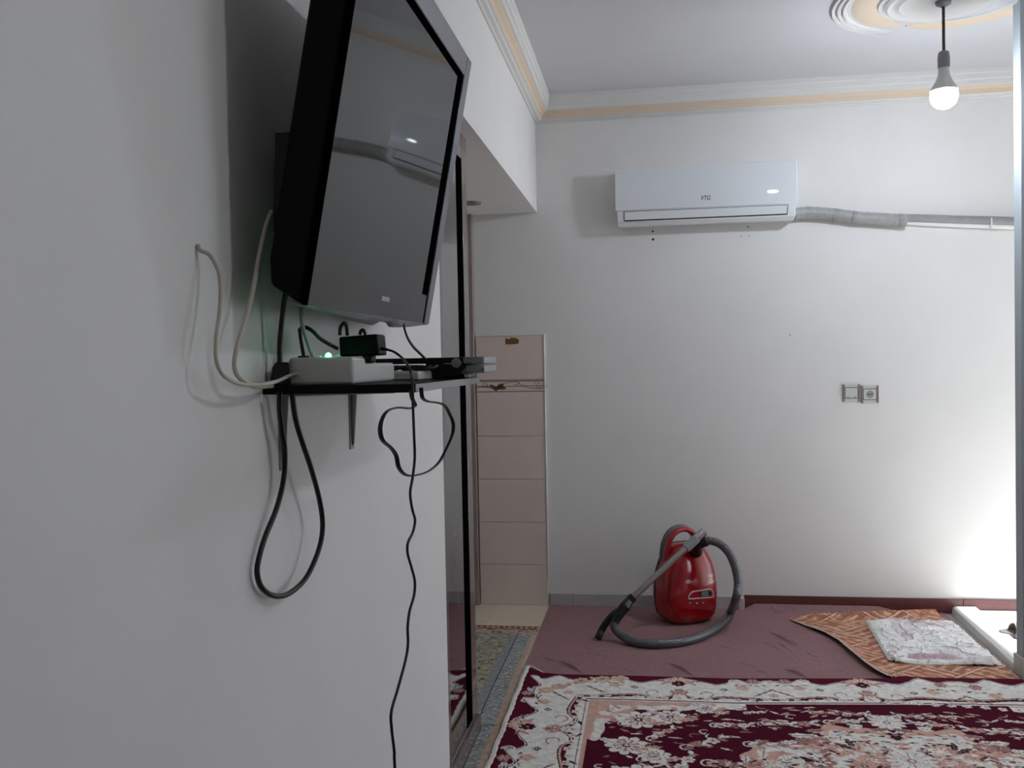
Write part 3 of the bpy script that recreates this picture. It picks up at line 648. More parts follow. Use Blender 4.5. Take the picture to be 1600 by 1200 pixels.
shell(lambda w_: w_).build('body', M['red'], vc, smooth=True, angle=60)
shell(lambda w_: min(w_, -0.045) if w_ < 0 else -0.045, 1.025).build('rear_shell', M['vgrey'], vc, smooth=True, angle=60)
hp = [(-0.112, 0.28), (-0.116, 0.35), (-0.104, 0.415), (-0.074, 0.464), (-0.028, 0.487), (0.020, 0.482), (0.056, 0.456), (0.080, 0.415), (0.098, 0.35)]
mb = MB(); mb.tube([V(u, v, 0.002) for u, v in hp], 0.024, 12, 8, 0.62, vn); mb.build('handle', M['red'], vc, smooth=True)
mb = MB(); mb.tube([V(u * 1.03, v + 0.006, -0.030) for u, v in hp], 0.020, 12, 8, 0.72, vn); mb.build('handle_back', M['vgrey'], vc, smooth=True)
def fpatch(poly, off):                                  # outline laid on the domed front
    return [V(u, v, wfront(u, v) + off) for u, v in poly]
def face(px, py):                                       # pixel to front coordinates u, v
    d = Vector(ray(px, py)); o = Vector((0, 0, H)); w_ = 0.10
    for _ in range(4):
        t = (VC + vn * w_ - o).dot(vn) / d.dot(vn); q = o + d * t - VC
        u, v = q.dot(vu), q.z; w_ = wfront(max(-0.145, min(0.145, u)), max(0.02, min(0.4, v)))
    return u, v
# slider window with frame
rim = [face(*p) for p in ((1076, 936), (1076.5, 931), (1080, 926), (1084, 924), (1095, 922.5), (1106, 920.5), (1111, 921), (1113.5, 924.5), (1114, 931), (1112, 933), (1095, 934.5))]
mb = MB(); cl = rim + [rim[0]]
mb.tube(fpatch(cl, 0.001), 0.0032, 8, 3); mb.build('slider_frame', M['whitep'], vc, smooth=True)
mb = MB(); kk = [face(*p) for p in ((1094, 929), (1096, 924.5), (1105, 922.5), (1111, 923), (1112, 929), (1108, 932), (1097, 932.5))]
mb.prism(fpatch(kk, -0.004), vn * 0.009); mb.build('slider_knob', M['vgrey'], vc, bevel=0.002)
u0, v0 = face(1109, 926); mb = MB(); mb.lathe(V(u0, v0, wfront(u0, v0) + 0.003), vn, [(0, 0), (0.0125, 0), (0.0125, 0.006), (0.009, 0.009), (0, 0.009)], 16); mb.build('button', M['vblack'], vc, smooth=True)
for y0, x0, x1 in ((896.5, 1105.5, 1114), (900, 1106, 1113.5), (905, 1110, 1118), (907.5, 1106, 1116), (910, 1106.5, 1113)):
    pm = MB(); q = [face(x0, y0 + 0.6), face(x1, y0), face(x1, y0 + 1.3), face(x0, y0 + 1.9)]; pm.prism(fpatch(q, 0.0008), vn * 0.0006); pm.build('printed_line', M['print'], vc)
for x0, y0 in ((1078, 941), (1089, 941.5), (1099, 941)):
    q = [face(x0 - 1.2, y0), face(x0 + 1.2, y0), face(x0 + 1.2, y0 + 1.6), face(x0 - 1.2, y0 + 1.6)]; pm = MB(); pm.prism(fpatch(q, 0.0008), vn * 0.0006); pm.build('printed_mark', M['print'], vc)
pm = MB(); pm.prism(fpatch([face(*p) for p in ((1070, 908.5), (1073.5, 905.5), (1075.5, 905), (1078, 906), (1081, 908.5), (1078, 911), (1075.5, 912.5), (1073, 911.5))], 0.001), vn * 0.0008)
pm.build('emblem', M['greyp'], vc)
for k_ in range(4):
    q = [(-0.085 + 0.008 * k_, 0.052 - 0.010 * k_), (-0.055, 0.046 - 0.010 * k_), (-0.025 - 0.004 * k_, 0.052 - 0.010 * k_)]
    pm = MB(); pm.tube(fpatch(q, 0.0006), 0.0011, 6, 3)
    pm.build('vent_rib', M['vgrey'], vc, smooth=True)
# hose inlet elbow, hose, wand, grip, nozzle
wand0, wand1 = atY(1093, 837, 4.735), atY(986, 936, 4.60)
el = MB(); u1, v1 = face(1084, 862)
el.tube([V(u1, v1, wfront(u1, v1) - 0.012), V(u1, v1 + 0.004, wfront(u1, v1) + 0.030), atY(1088, 851, 4.80), atY(1096, 847.5, 4.79), atY(1104, 844.5, 4.785)], 0.029, 14, 8); el.build('hose_elbow', M['vblack'], vc, smooth=True)
hp3 = [atY(1098, 847, 4.79), atY(1110, 845, 4.78), atY(1126, 851, 4.77), atY(1140, 866, 4.755), atY(1149, 888, 4.735), atY(1153, 912, 4.71), atY(1150, 935, 4.69)]
for px, py in ((1141, 957), (1126, 976), (1104, 990), (1078, 999.5), (1048, 1004.5), (1015, 1005.5), (990, 1002.5)):
    hp3.append(atZ(px, py, 0.0285))
hp3 += [atY(972, 993, 4.515), atY(961, 982, 4.53), atY(959.5, 973, 4.54)]
fine = catmull(hp3, 24)
mb = MB(); mb.tube(fine, 0.0212, 12, 0, rmod=lambda i: 1.035 if i % 3 else 0.95); mb.build('hose', M['hose'], vc, smooth=True, angle=80)
mb = MB(); mb.tube([wand1, wand0], 0.0162, 16, 0); mb.build('wand', M['chrome'], vc, smooth=True)
dw = (wand0 - wand1).normalized()
q = atY(1081, 848, 4.718)
qq = wand1 + dw * (q - wand1).dot(dw)
mb = MB(); mb.tube([qq - dw * 0.045, qq + dw * 0.035], 0.0235, 16, 0); mb.build('wand_clamp', M['silver'], vc, bevel=0.004)
mb = MB(); mb.tube([wand0 - dw * 0.028, wand0 + dw * 0.032], 0.0215, 16, 0); mb.build('wand_end', M['chrome'], vc, smooth=True)
mb = MB(); mb.tube([wand1 - dw * 0.012, wand1 + dw * 0.016], 0.0235, 16, 0); mb.build('wand_collar', M['vblack'], vc, smooth=True)
g0, g1, g2 = wand1 - dw * 0.012, atY(975, 950, 4.57), atY(966, 962, 4.555)
mb = MB(); mb.tube([g0, (g0 + g1) / 2, g1, g2, atY(960, 974, 4.54)], lambda t: 0.0215 + 0.006 * math.sin(math.pi * min(1, t * 1.1)), 16, 8, rmod=lambda i: 1.06 if i in (14, 15, 24, 25) else 1.0); mb.build('hose_grip', M['vblack'], vc, smooth=True)
nz = atZ(936.5, 993, 0.028)
mb = MB(); mb.tube([atY(975, 951, 4.575), atY(960, 959, 4.575), atY(948, 972, 4.57), atY(940, 985, 4.565), nz, nz + Vector((-0.006, 0, -0.014))], 0.0185, 14, 8); mb.build('bent_handle', M['vblack'], vc, smooth=True)

# ------------------------------------------------------------------ painted grids for the carpets
def vnoise(x, y, seed, scale=1.0):
    rs = np.random.RandomState(seed); T = rs.rand(64, 64)
    x = x * scale; y = y * scale
    xi = np.floor(x).astype(int); yi = np.floor(y).astype(int); fx = x - xi; fy = y - yi
    fx = fx * fx * (3 - 2 * fx); fy = fy * fy * (3 - 2 * fy)
    g = lambda a, b: T[a % 64, b % 64]
    return (g(xi, yi) * (1 - fx) + g(xi + 1, yi) * fx) * (1 - fy) + (g(xi, yi + 1) * (1 - fx) + g(xi + 1, yi + 1) * fx) * fy
def colour_grid(name, PX, PY, PZ, col, material, parent=None):
    nv, nu = PX.shape
    co = np.stack([PX, PY, PZ], -1).reshape(-1, 3).astype(np.float32)
    idx = np.arange(nu * nv).reshape(nv, nu)
    q = np.stack([idx[:-1, :-1], idx[:-1, 1:], idx[1:, 1:], idx[1:, :-1]], -1).reshape(-1, 4).astype(np.int32)
    me = bpy.data.meshes.new(name)
    me.vertices.add(nu * nv); me.vertices.foreach_set('co', co.ravel())
    me.loops.add(q.size); me.loops.foreach_set('vertex_index', q.ravel())
    me.polygons.add(len(q)); me.polygons.foreach_set('loop_start', np.arange(0, q.size, 4, dtype=np.int32))
    me.polygons.foreach_set('use_smooth', np.ones(len(q), dtype=bool))
    me.update(calc_edges=True)
    if col is not None:
        a = me.color_attributes.new('Col', 'FLOAT_COLOR', 'POINT')
        c = col.reshape(-1, 3) / 255.0
        c = np.where(c <= 0.04045, c / 12.92, ((c + 0.055) / 1.055) ** 2.4)
        a.data.foreach_set('color', np.concatenate([c, np.ones((len(c), 1))], 1).astype(np.float32).ravel())
    me.materials.append(material)
    o = bpy.data.objects.new(name, me); C.objects.link(o)
    if parent is not None: par(o, parent)
    return o

# brown felt carpet, with creases
nx, ny = 430, 340
GX, GY = np.meshgrid(np.linspace(-0.583, 1.550, nx), np.linspace(3.75, D - 0.016, ny))
edge = np.clip((GY - (D - 0.055)) / 0.035, 0, 1)
GZ = 0.004 + 0.030 * edge ** 2 * np.clip((GX - 0.50) / 0.06, 0, 1) * np.clip((1.33 - GX) / 0.12, 0, 1) + 0.0016 * vnoise(GX, GY, 5, 9) * (1 - edge)
for (a, b, h_) in (((873, 1033), (914, 1055), .010), ((850, 1028), (872, 1036), .004), ((1045, 1037), (1086, 1059), .010), ((1204, 989), (1248, 1014), .010), ((1226, 1047), (1264, 1062), .010), ((1190, 1002), (1225, 1020), .004), ((1150, 1035), (1190, 1046), .003), ((915, 1020), (960, 1030), .003), ((1215, 955), (1232, 961), .005), ((1205, 952), (1222, 962), .005), ((1215, 1004), (1236, 1018), .005), ((1232, 1000), (1252, 1012), .005), ((1180, 1048), (1204, 1055), .004), ((1258, 1020), (1280, 1030), .004), ((1262, 1030), (1288, 1036), .003), ((905, 1010), (940, 1022), .003), ((1120, 1008), (1150, 1016), .003), ((1300, 1048), (1330, 1054), .003), ((960, 1046), (1000, 1052), .003)):
    pa, pb2 = atZ(a[0], a[1], 0.0), atZ(b[0], b[1], 0.0)
    dx, dy = pb2.x - pa.x, pb2.y - pa.y; l2 = dx * dx + dy * dy
    t = np.clip(((GX - pa.x) * dx + (GY - pa.y) * dy) / l2, 0, 1)
    dd = np.hypot(GX - pa.x - t * dx, GY - pa.y - t * dy)
    GZ += 1.5 * h_ * np.exp(-(dd / 0.0055) ** 2) * np.sin(np.pi * np.clip(t, 0.05, 0.95))
bc = colour_grid('floor_carpet', GX, GY, GZ, None, M['carpet'])
tag(bc, 'brown felt carpet covering the floor in front of the far wall', 'carpet')

# large wine and cream rug
ex = [atZ(px, py, 0.012) for px, py in ((824, 1042), (836, 1046), (848, 1051), (880, 1053.5), (1000, 1056), (1140, 1060), (1390, 1060), (1600, 1063))]
def yfar(x): return np.interp(x, [e.x for e in ex], [e.y for e in ex])
RX0 = ex[0].x
sa = np.concatenate([np.arange(0, 2.87, 0.0030)])
ta = np.concatenate([np.arange(0, 1.5, 0.0045), np.arange(1.52, 3.4, 0.05)])
S, T = np.meshgrid(sa, ta)
RXg = RX0 + S; RYg = yfar(RXg) - T
cxr = 0.866
XF = cxr - np.abs(RXg - cxr)                            # mirrored about the rug's centre line
SF = XF - RX0
COL = np.zeros(S.shape + (3,))
wine = np.array((90, 22, 44.)); wined = np.array((58, 12, 26.)); cream = np.array((240, 235, 229.)); pink = np.array((220, 178, 162.)); rose = np.array((178, 134, 128.)); dark = np.array((56, 40, 44.)); tanc = np.array((226, 198, 176.))
def paint(mask, c): COL[mask] = c
b = np.minimum(SF, T)
top = T <= SF
a = np.where(top, XF - 0.104, (4.1 - T) - 3.49)          # along the border, zero at a flower motif
per = 0.762
am = np.abs((a + per / 2) % per - per / 2)               # distance to the nearest flower motif, 0..per/2
q = per / 2 - am
b0 = 0.070 - 0.040 * np.exp(-(am / 0.075) ** 2) + 0.028 * np.exp(-((am - 0.16) / 0.045) ** 2) - 0.030 * np.exp(-((am - 0.24) / 0.03) ** 2) + 0.010 * np.cos(am * 60) * (am > 0.24)
b0 = np.where(top, b0, b0 * 1.15)
COL[:] = wine
paint((b > b0 - 0.010) & (b <= b0 - 0.005), cream); paint((b > b0 - 0.005) & (b <= b0), dark)
paint((b > b0), cream)
b1 = 0.236 + 0.012 * np.cos(am * 2 * np.pi / per * 2) + 0.022 * np.exp(-((am - 0.10) / 0.04) ** 2) - 0.05 * np.exp(-(am / 0.035) ** 2)
for lo, hi, c in ((0.0, 0.005, dark), (0.005, 0.013, pink), (0.013, 0.033, wine), (0.033, 0.052, cream), (0.052, 0.057, wined), (0.057, 0.068, cream), (0.068, 9, pink)):
    base = b1 if hi <= 0.033 else np.maximum(0.236, b1 * 0 + 0.240)
    paint((b > (base + lo)) & (b <= base + hi), c)
# inner field
inner = b > 0.308
u_ = SF - 0.308; v_ = T - 0.308
lob = 0.018 * np.sin(np.arctan2(v_ + 0.02, u_ + 0.02) * 9) + 0.010 * np.sin(u_ * 55) + 0.008 * np.sin(v_ * 47)
gg = np.sqrt(np.maximum(u_, 0) * np.maximum(v_, 0)) 
corner = (gg < 0.165 + lob) & (u_ < 0.60 + 0.03 * np.sin(v_ * 70))
fieldm = inner & ~((gg < 0.165 + lob) & (u_ < 0.62) & ((v_ < 0.24) | (u_ < 0.20)))
fieldm |= inner & (v_ > 0.36 + 0.04 * np.sin(u_ * 40)) & (u_ > 0.015)
paint(fieldm, wine * 0.92)
rim_ = inner & ~fieldm & ((gg > 0.085 + lob) | (u_ > 0.5))
paint(rim_ & (vnoise(XF, RYg, 3, 26) > 0.38), cream)
# medallion
MXc, MYc = cxr, 2.92
rm = np.hypot((RXg - MXc) / 1.05, RYg - MYc); th_ = np.arctan2(RYg - MYc, (np.abs(RXg - MXc)))
rb = 0.60 + 0.045 * np.cos(th_ * 10) + 0.020 * np.cos(th_ * 26)
med = (rm < rb) & inner
paint(med, pink)
paint(med & (rm < rb - 0.05) & (vnoise(XF, RYg, 11, 16) > 0.42), cream)
# motif stamps, drawn in mirrored coordinates
def stamp(cx, cy, R, fn):
    m = (np.abs(XF - cx) < R) & (np.abs(RYg - cy) < R)
    if not m.any(): return
    xx, yy = XF[m] - cx, RYg[m] - cy
    cc = COL[m]; fn(xx, yy, cc); COL[m] = cc
def flower(cx, cy, R, n=8, c=cream, c2=rose, cen=dark, rot=0.0):
    def fn(x, y, cc):
        r = np.hypot(x, y); t = np.arctan2(y, x) + rot
        pr_ = R * (0.66 + 0.34 * np.abs(np.cos(t * n / 2)) ** 0.7)
        cc[r < pr_] = c
        cc[(r < pr_ * 0.62) & (np.cos(t * n) > 0.2)] = c2
        cc[(np.abs(np.cos(t * n / 2)) < 0.10) & (r < pr_) & (r > R * 0.25)] = dark if c is not dark else cream
        cc[r < R * 0.20] = cen; cc[r < R * 0.09] = cream
    stamp(cx, cy, R, fn)
def leaf(cx, cy, ln, wd, ang, c=cream, vein=None):
    ca, sa_ = math.cos(ang), math.sin(ang)
    def fn(x, y, cc):
        p = x * ca + y * sa_; o_ = -x * sa_ + y * ca
        f = np.clip(1 - (p / (ln / 2)) ** 2, 0, 1)
        ser = 1 + 0.25 * np.sin(p * 260)
        cc[np.abs(o_) < wd / 2 * f * ser] = c
        if vein is not None: cc[(np.abs(o_) < 0.0016) & (f > 0.15)] = vein
    stamp(cx, cy, ln, fn)
def curl(cx, cy, R, th0, th1, wd, c=cream, k_=0.5):
    def fn(x, y, cc):
        r = np.hypot(x, y); t = np.arctan2(y, x)
        for o_ in (-2 * np.pi, 0, 2 * np.pi):
            tt = (t + o_ - th0) / (th1 - th0); rr_ = R * (1 - k_ * tt)
            cc[(tt >= 0) & (tt <= 1) & (np.abs(r - rr_) < wd / 2)] = c
    stamp(cx, cy, R + wd, fn)
def sprig(cx, cy, size, ang, rnd):
    ca, sa_ = math.cos(ang), math.sin(ang)
    for k_ in range(5):
        d_ = (k_ - 2) * size * 0.42
        px, py = cx + ca * d_, cy + sa_ * d_ + 0.12 * size * math.sin(k_ * 2.1)
        c = rnd.choice([cream, cream, cream, pink, rose])
        if k_ % 2: flower(px, py, size * 0.30, rnd.choice([5, 6, 8]), c, rnd.choice([rose, pink, tanc]), wined, rnd.random() * 3)
        else:
            leaf(px, py + size * 0.16, size * 0.62, size * 0.20, ang + 0.6, c); leaf(px, py - size * 0.14, size * 0.60, size * 0.17, ang - 0.5, c, wined)
    curl(cx - ca * size * 1.0, cy - sa_ * size * 1.0, size * 0.34, 0.3, 5.2, 0.007, cream)
rnd = random.Random(4)
# border motifs
def bpos(al, bb, is_top): return (0.104 + al, float(yfar(0.104 + al)) - bb) if is_top else (RX0 + bb, float(yfar(RX0 + bb)) - 4.1 + 3.49 + al + (4.1 - 4.1) if False else 3.49 + al + (float(yfar(RX0 + bb)) - 4.1))
for is_top in (True, False):
    for kx in (-1, 0, 1, 2):
        base = kx * per
        if is_top and (base < -0.3 or base > 1.0): continue
        if not is_top and base > 0.2: continue
        dirn = 0.0 if is_top else math.pi / 2
        x, y = bpos(base, 0.060, is_top); flower(x, y, 0.052, 10, pink, cream, wine)
        x, y = bpos(base, 0.092, is_top); flower(x, y, 0.032, 7, wine, wined, rose)
        for s_ in (-1, 1):
            x, y = bpos(base + s_ * 0.055, 0.085, is_top); leaf(x, y, 0.055, 0.020, dirn + s_ * 0.7 + 1.57, pink, dark)
            x, y = bpos(base + s_ * 0.075, 0.060, is_top); leaf(x, y, 0.05, 0.016, dirn + s_ * 0.2, rose, dark)
            x, y = bpos(base + s_ * 0.105, 0.205, is_top); curl(x, y, 0.036, -1.2 if s_ > 0 else 4.3, 3.4 if s_ > 0 else -0.3, 0.006, rose, 0.6)
            x, y = bpos(base + s_ * 0.185, 0.150, is_top); flower(x, y, 0.016, 4, dark, cream, cream)
            x, y = bpos(base + s_ * 0.265, 0.125, is_top); flower(x, y, 0.032, 5, tanc, pink, tanc)
            for i_ in range(5):
                x, y = bpos(base + s_ * (0.24 + 0.028 * i_), 0.095 + 0.008 * (i_ % 2), is_top); leaf(x, y, 0.03, 0.009, dirn + s_ * (0.6 - 0.3 * i_), [dark, rose][i_ % 2])
            x, y = bpos(base + s_ * 0.235, 0.052, is_top); curl(x, y, 0.030, 0.0 if s_ > 0 else 3.1, 4.6 if s_ > 0 else -1.6, 0.008, cream, 0.5)
            x, y = bpos(base + s_ * 0.315, 0.045, is_top); flower(x, y, 0.028, 6, rose, pink, dark)
            x, y = bpos(base + s_ * 0.36, 0.05, is_top); leaf(x, y, 0.06, 0.02, dirn + s_ * 0.4, cream, dark)
            # triangle half way between the flowers
            for i_ in range(7):
                x, y = bpos(base + s_ * (per / 2 - 0.012 * i_), 0.150 + 0.011 * i_, is_top); leaf(x, y, 0.030, 0.010, dirn + s_ * 0.75, [rose, dark][i_ % 2])
            x, y = bpos(base + s_ * 0.025, 0.20, is_top); leaf(x, y, 0.06, 0.022, dirn + 1.57 - s_ * 0.35, pink, dark)
        x, y = bpos(base, 0.175, is_top); flower(x, y, 0.024, 6, rose, pink, wine)
        x, y = bpos(base, 0.245, is_top); flower(x, y, 0.030, 8, cream, pink, rose)
        x, y = bpos(base + per / 2, 0.215, is_top); flower(x, y, 0.022, 6, pink, cream, rose)
        for i_ in range(13):
            x, y = bpos(base + (i_ - 6) * 0.058, 0.262 + 0.004 * (i_ % 3), is_top); flower(x, y, 0.019, 5, cream, pink, [dark, wine, rose][i_ % 3])
            if i_ % 2: leaf(x + 0.02, y + 0.006, 0.045, 0.012, rnd.random() * 3, [cream, dark, wine][i_ % 3])
# corner sprays in the cream border
for i_ in range(9):
    t = i_ / 8; leaf(RX0 + 0.13 + 0.17 * t + 0.02 * math.sin(i_ * 3), 4.06 - 0.24 + 0.13 * t, 0.05, 0.018, 0.6 + 0.5 * math.sin(i_ * 2), [rose, pink, dark][i_ % 3])
for px, py in ((-0.40, 3.85), (-0.31, 3.93), (-0.22, 3.96)): flower(px, py, 0.036, 7, pink, tanc, dark)
for px, py in ((-0.45, 3.80), (-0.15, 3.97)): flower(px, py, 0.04, 5, tanc, pink, tanc)
# field sprigs and medallion flowers
for px, py, sz, an in ((0.30, 3.50, .075, .1), (0.52, 3.54, .095, .05), (0.72, 3.58, .07, .2), (0.18, 3.33, .085, .6), (0.42, 3.34, .085, .1), (0.60, 3.42, .075, .0), (0.10, 3.15, .085, 1.2), (0.28, 3.16, .1, .0), (0.47, 3.17, .09, .05), (0.865, 3.64, .05, 0), (0.78, 3.66, .05, .3), (0.03, 3.40, .07, .9), (0.36, 3.02, .09, .3), (0.15, 2.98, .09, .8), (0.66, 3.66, .05, .1), (0.24, 3.62, .05, .0), (0.40, 3.64, .045, .3)):
    if float(yfar(px)) - py > 0.3: sprig(px, py, sz, an, rnd)
flower(0.865, 3.585, 0.07, 12, cream, cream, rose)
for px, py, R_ in ((-0.06, 3.52, .085), (0.06, 3.56, .07), (0.20, 3.66, .05), (-0.10, 3.28, .08), (0.0, 3.2, .06), (-0.05, 3.05, .08)):
    flower(px, py, R_, 9, cream, rose, wine, 0.3); leaf(px + R_, py - 0.02, R_ * 1.3, R_ * 0.5, 0.4, pink, dark); leaf(px - R_ * 0.8, py + 0.03, R_ * 1.2, R_ * 0.45, 2.5, cream, dark)
for i_ in range(4):
    y = 3.22 - i_ * 0.055
    curl(-0.02 + 0.012 * i_, y, 0.045, -1.5, 1.7, 0.012, cream, 0.1); 
for i_ in range(60):
    an = rnd.random() * 3.2 - 0.1; rr_ = 0.12 + 0.46 * rnd.random() ** 0.7
    px, py = MXc - abs(math.cos(an)) * rr_ * 1.05, MYc + math.sin(an) * rr_
    if rnd.random() < 0.6: flower(px, py, 0.025 + 0.035 * rnd.random(), rnd.choice([6, 8, 10]), rnd.choice([rose, cream, pink]), rnd.choice([rose, pink, cream]), rnd.choice([wine, dark, cream]), rnd.random() * 3)
    else: leaf(px, py, 0.07 + 0.04 * rnd.random(), 0.026, rnd.random() * 3, rnd.choice([cream, rose, dark, pink]), rnd.choice([dark, rose]))
for i_ in range(26):
    an = i_ / 25 * math.pi; rr_ = 0.60 + 0.03 * math.sin(i_ * 2.4)
    px, py = MXc - abs(math.cos(an)) * rr_ * 1.05, MYc + math.sin(an) * rr_
    leaf(px, py, 0.075, 0.03, an + 1.57 + 0.5 * math.sin(i_), [cream, rose, cream][i_ % 3], dark)
for i_ in range(230):                                   # small dark leaves scattered over the medallion
    an = rnd.random() * 3.1; rr_ = 0.58 * rnd.random() ** 0.5
    leaf(MXc - abs(math.cos(an)) * rr_ * 1.05, MYc + math.sin(an) * rr_, rnd.uniform(.02, .045), rnd.uniform(.006, .013), rnd.uniform(-.9, .9), rnd.choice([dark, dark, rose, cream, cream, wine]))
flower(MXc, 3.25, 0.085, 14, cream, cream, rose)
for i_ in range(260):                                   # loose small leaves over the wine field
    px, py = rnd.uniform(-0.2, 0.86), rnd.uniform(2.95, 3.72)
    if math.hypot((px - MXc) / 1.05, py - MYc) < 0.68 or float(yfar(px)) - py < 0.33: continue
    if i_ % 4: leaf(px, py, rnd.uniform(.025, .055), rnd.uniform(.007, .014), rnd.uniform(-.8, .8), rnd.choice([cream, pink, rose]))
    else: curl(px, py, rnd.uniform(.015, .03), rnd.uniform(0, 3), rnd.uniform(4, 6), 0.005, rnd.choice([cream, rose, pink]))
COL *= (0.94 + 0.12 * vnoise(RXg, RYg, 9, 70))[..., None]
dmin = np.minimum(np.minimum(S, T), sa[-1] - S)
RZ = 0.0045 + 0.0105 * np.clip(dmin / 0.006, 0, 1) ** 0.5 + 0.006 * np.exp(-((RXg - 1.06) / 0.05) ** 2 - ((T - 0.03) / 0.07) ** 2) + 0.006 * np.clip((RXg - 1.0) / 0.04, 0, 1) * np.clip((1.56 - RXg) / 0.03, 0, 1) * np.clip((0.16 - T) / 0.06, 0, 1)
rg = colour_grid('area_rug', RXg, RYg, RZ, COL, M['rug'])
tag(rg, 'large wine red and cream floral rug in the foreground', 'rug')
mb = MB(); mb.tube([(RX0 + 0.001 + 0.002 * math.sin(i * 1.7), ex[0].y - 0.004 - i * 0.06, 0.011) for i in range(32)], 0.0095, 8, 3, 1.25, (0, 0, 1), rmod=lambda i: 1 + 0.16 * math.sin(i * 2.3)); mb.build('selvage', M['rugedge'], rg, smooth=True)
mb = MB(); mb.tube([(RX0 + 0.004, ex[0].y - 0.006, 0.012), (RX0 + 0.018, ex[0].y - 0.002, 0.016), (ex[2].x, ex[2].y + 0.002, 0.012)], 0.004, 8, 5); mb.build('corner_thread', M['rugedge'], rg, smooth=True)

# green and blue rug in the passage
def xr2(y): return np.interp(y, [3.0, 3.8, 4.74], [-0.580, -0.590, -0.590])
ya = np.arange(2.75, 4.745, 0.006)
def green(xl, y0, y1, parent=None):
    yy_ = ya[(ya >= y0) & (ya <= y1)]; k_ = int(abs(xl + 0.59) / 0.003) + 2
    UU, YY = np.meshgrid(np.linspace(0, 1, k_), yy_)
    XX = xl + (xr2(YY) - xl) * UU
    r = xr2(YY) - XX; t = 4.744 - YY
    c = np.zeros(XX.shape + (3,)); c[:] = (170, 162, 140)
    nz_ = vnoise(XX, YY, 21, 60) * 0.7 + vnoise(XX, YY, 25, 140) * 0.3; nz2 = vnoise(XX, YY, 22, 95)
    c[nz_ > 0.64] = (130, 128, 124); c[nz2 > 0.82] = (70, 62, 58); c[(nz_ < 0.24)] = (182, 176, 150)
    bd = r < 0.135; c[bd] = (164, 165, 163)
    sm = np.sin(YY * 2 * np.pi / 0.042 + 2.2 * np.sin(r * 90)) * 0.7 + 0.9 * (vnoise(XX, YY, 27, 110) - 0.5)
    c[bd & (r > 0.025) & (r < 0.088) & (np.abs(sm) < 0.2)] = (92, 92, 94)
    c[bd & (r > 0.025) & (r < 0.088) & (sm > 0.62)] = (196, 196, 192)
    c[(r > 0.090) & (r < 0.096)] = (74, 82, 98)
    c[(r > 0.100) & (r < 0.135) & (np.sin(YY * 2 * np.pi / 0.022 + r * 120) > 0.45)] = (104, 108, 114)
    c[r < 0.024] = (190, 166, 148)
    fb = t < 0.185
    c[fb & (t > 0.135) & (r > 0.10)] = (132, 136, 142); c[fb & (t > 0.135) & (r > 0.10) & (nz_ > 0.55)] = (170, 168, 164)
    c[t < 0.135] = (186, 164, 146); c[(t < 0.135) & (t > 0.045) & (nz_ > 0.66)] = (120, 92, 78)
    w1 = 0.062 + 0.010 * np.sin(XX * 2 * np.pi / 0.085); c[np.abs(t - w1) < 0.007] = (96, 62, 50)
    c[t < 0.045] = (150, 100, 74); c[(t < 0.045) & (np.sin(XX * 2 * np.pi / 0.03) > 0.5) & (t > 0.015)] = (206, 184, 160); c[t < 0.010] = (62, 40, 38)
    c *= (0.92 + 0.16 * vnoise(XX, YY, 8, 90))[..., None]
    z = 0.003 + 0.006 * np.clip(np.minimum(np.minimum(r, t), 1) / 0.006, 0, 1) ** 0.5
    return colour_grid('passage_rug' if parent is None else 'rug_strip', XX, YY, z, c, M['rug'], parent)
gr = green(-1.25, 3.42, 4.744)
tag(gr, 'greenish beige patterned rug with blue-grey border in the passage', 'rug')
green(XD + 0.016, 2.75, 3.432, gr)

# brown velour mat with its curled left edge
le = [atZ(px, py, 0.012) for px, py in ((1395, 1063), (1370, 1052), (1350, 1039), (1330, 1022), (1310, 1004), (1288, 990), (1260, 979), (1233, 966))]
le = [Vector((le[0].x + 0.006, float(yfar(le[0].x)) + 0.005, 0))] + le
fe = [atZ(px, py, 0.02) for px, py in ((1233, 965), (1300, 958.5), (1350, 954), (1400, 955), (1440, 957), (1463, 960))]
lx = np.array([p.x for p in le]); ly = np.array([p.y for p in le])
nv_, nu_ = 210, 170
UU, VV = np.meshgrid(np.linspace(0, 1, nu_), np.linspace(0, 1, nv_))
tl = np.linspace(0, 1, len(le))
LX = np.interp(VV, tl, lx); LY = np.interp(VV, tl, ly)
RXe = 1.548 + (1.50 - 1.548) * VV ** 3; RYe = 4.135 + (5.16 - 4.135) * VV
MXg = LX + (RXe - LX) * UU; MYg = LY + (RYe - LY) * UU
MYg = np.maximum(MYg, yfar(MXg) + 0.004)
MZ = 0.0085 + 0.026 * np.exp(-(UU / 0.045) ** 2) * np.sin(np.pi * np.clip(VV * 1.02, 0, 1)) ** 0.6 * (1 - 0.4 * VV) + 0.022 * np.exp(-((1 - VV) / 0.03) ** 2) * np.clip(UU * 6, 0, 1) + 0.003 * vnoise(MXg, MYg, 31, 14)
MZ = np.where(VV < 0.06, np.minimum(MZ, 0.0075 + VV * 0.08), MZ)
c = np.zeros(UU.shape + (3,)); c[:] = (196, 140, 112)
d1 = np.abs(((MXg * 0.9 + MYg) * 4.2) % 1 - 0.5); d2 = np.abs(((MXg * 0.9 - MYg) * 4.2) % 1 - 0.5)
st_ = vnoise(MXg * 3 + MYg * 7, MYg * 5 - MXg * 6, 33, 5)
c[st_ > 0.58] = (168, 110, 84); c[st_ < 0.3] = (216, 168, 142)
uu1 = (MXg * 0.9 + MYg) * 4.2; uu2 = (MXg * 0.9 - MYg) * 4.2
par_ = (np.floor(uu1 + 0.5) + np.floor(uu2 + 0.5)) % 2
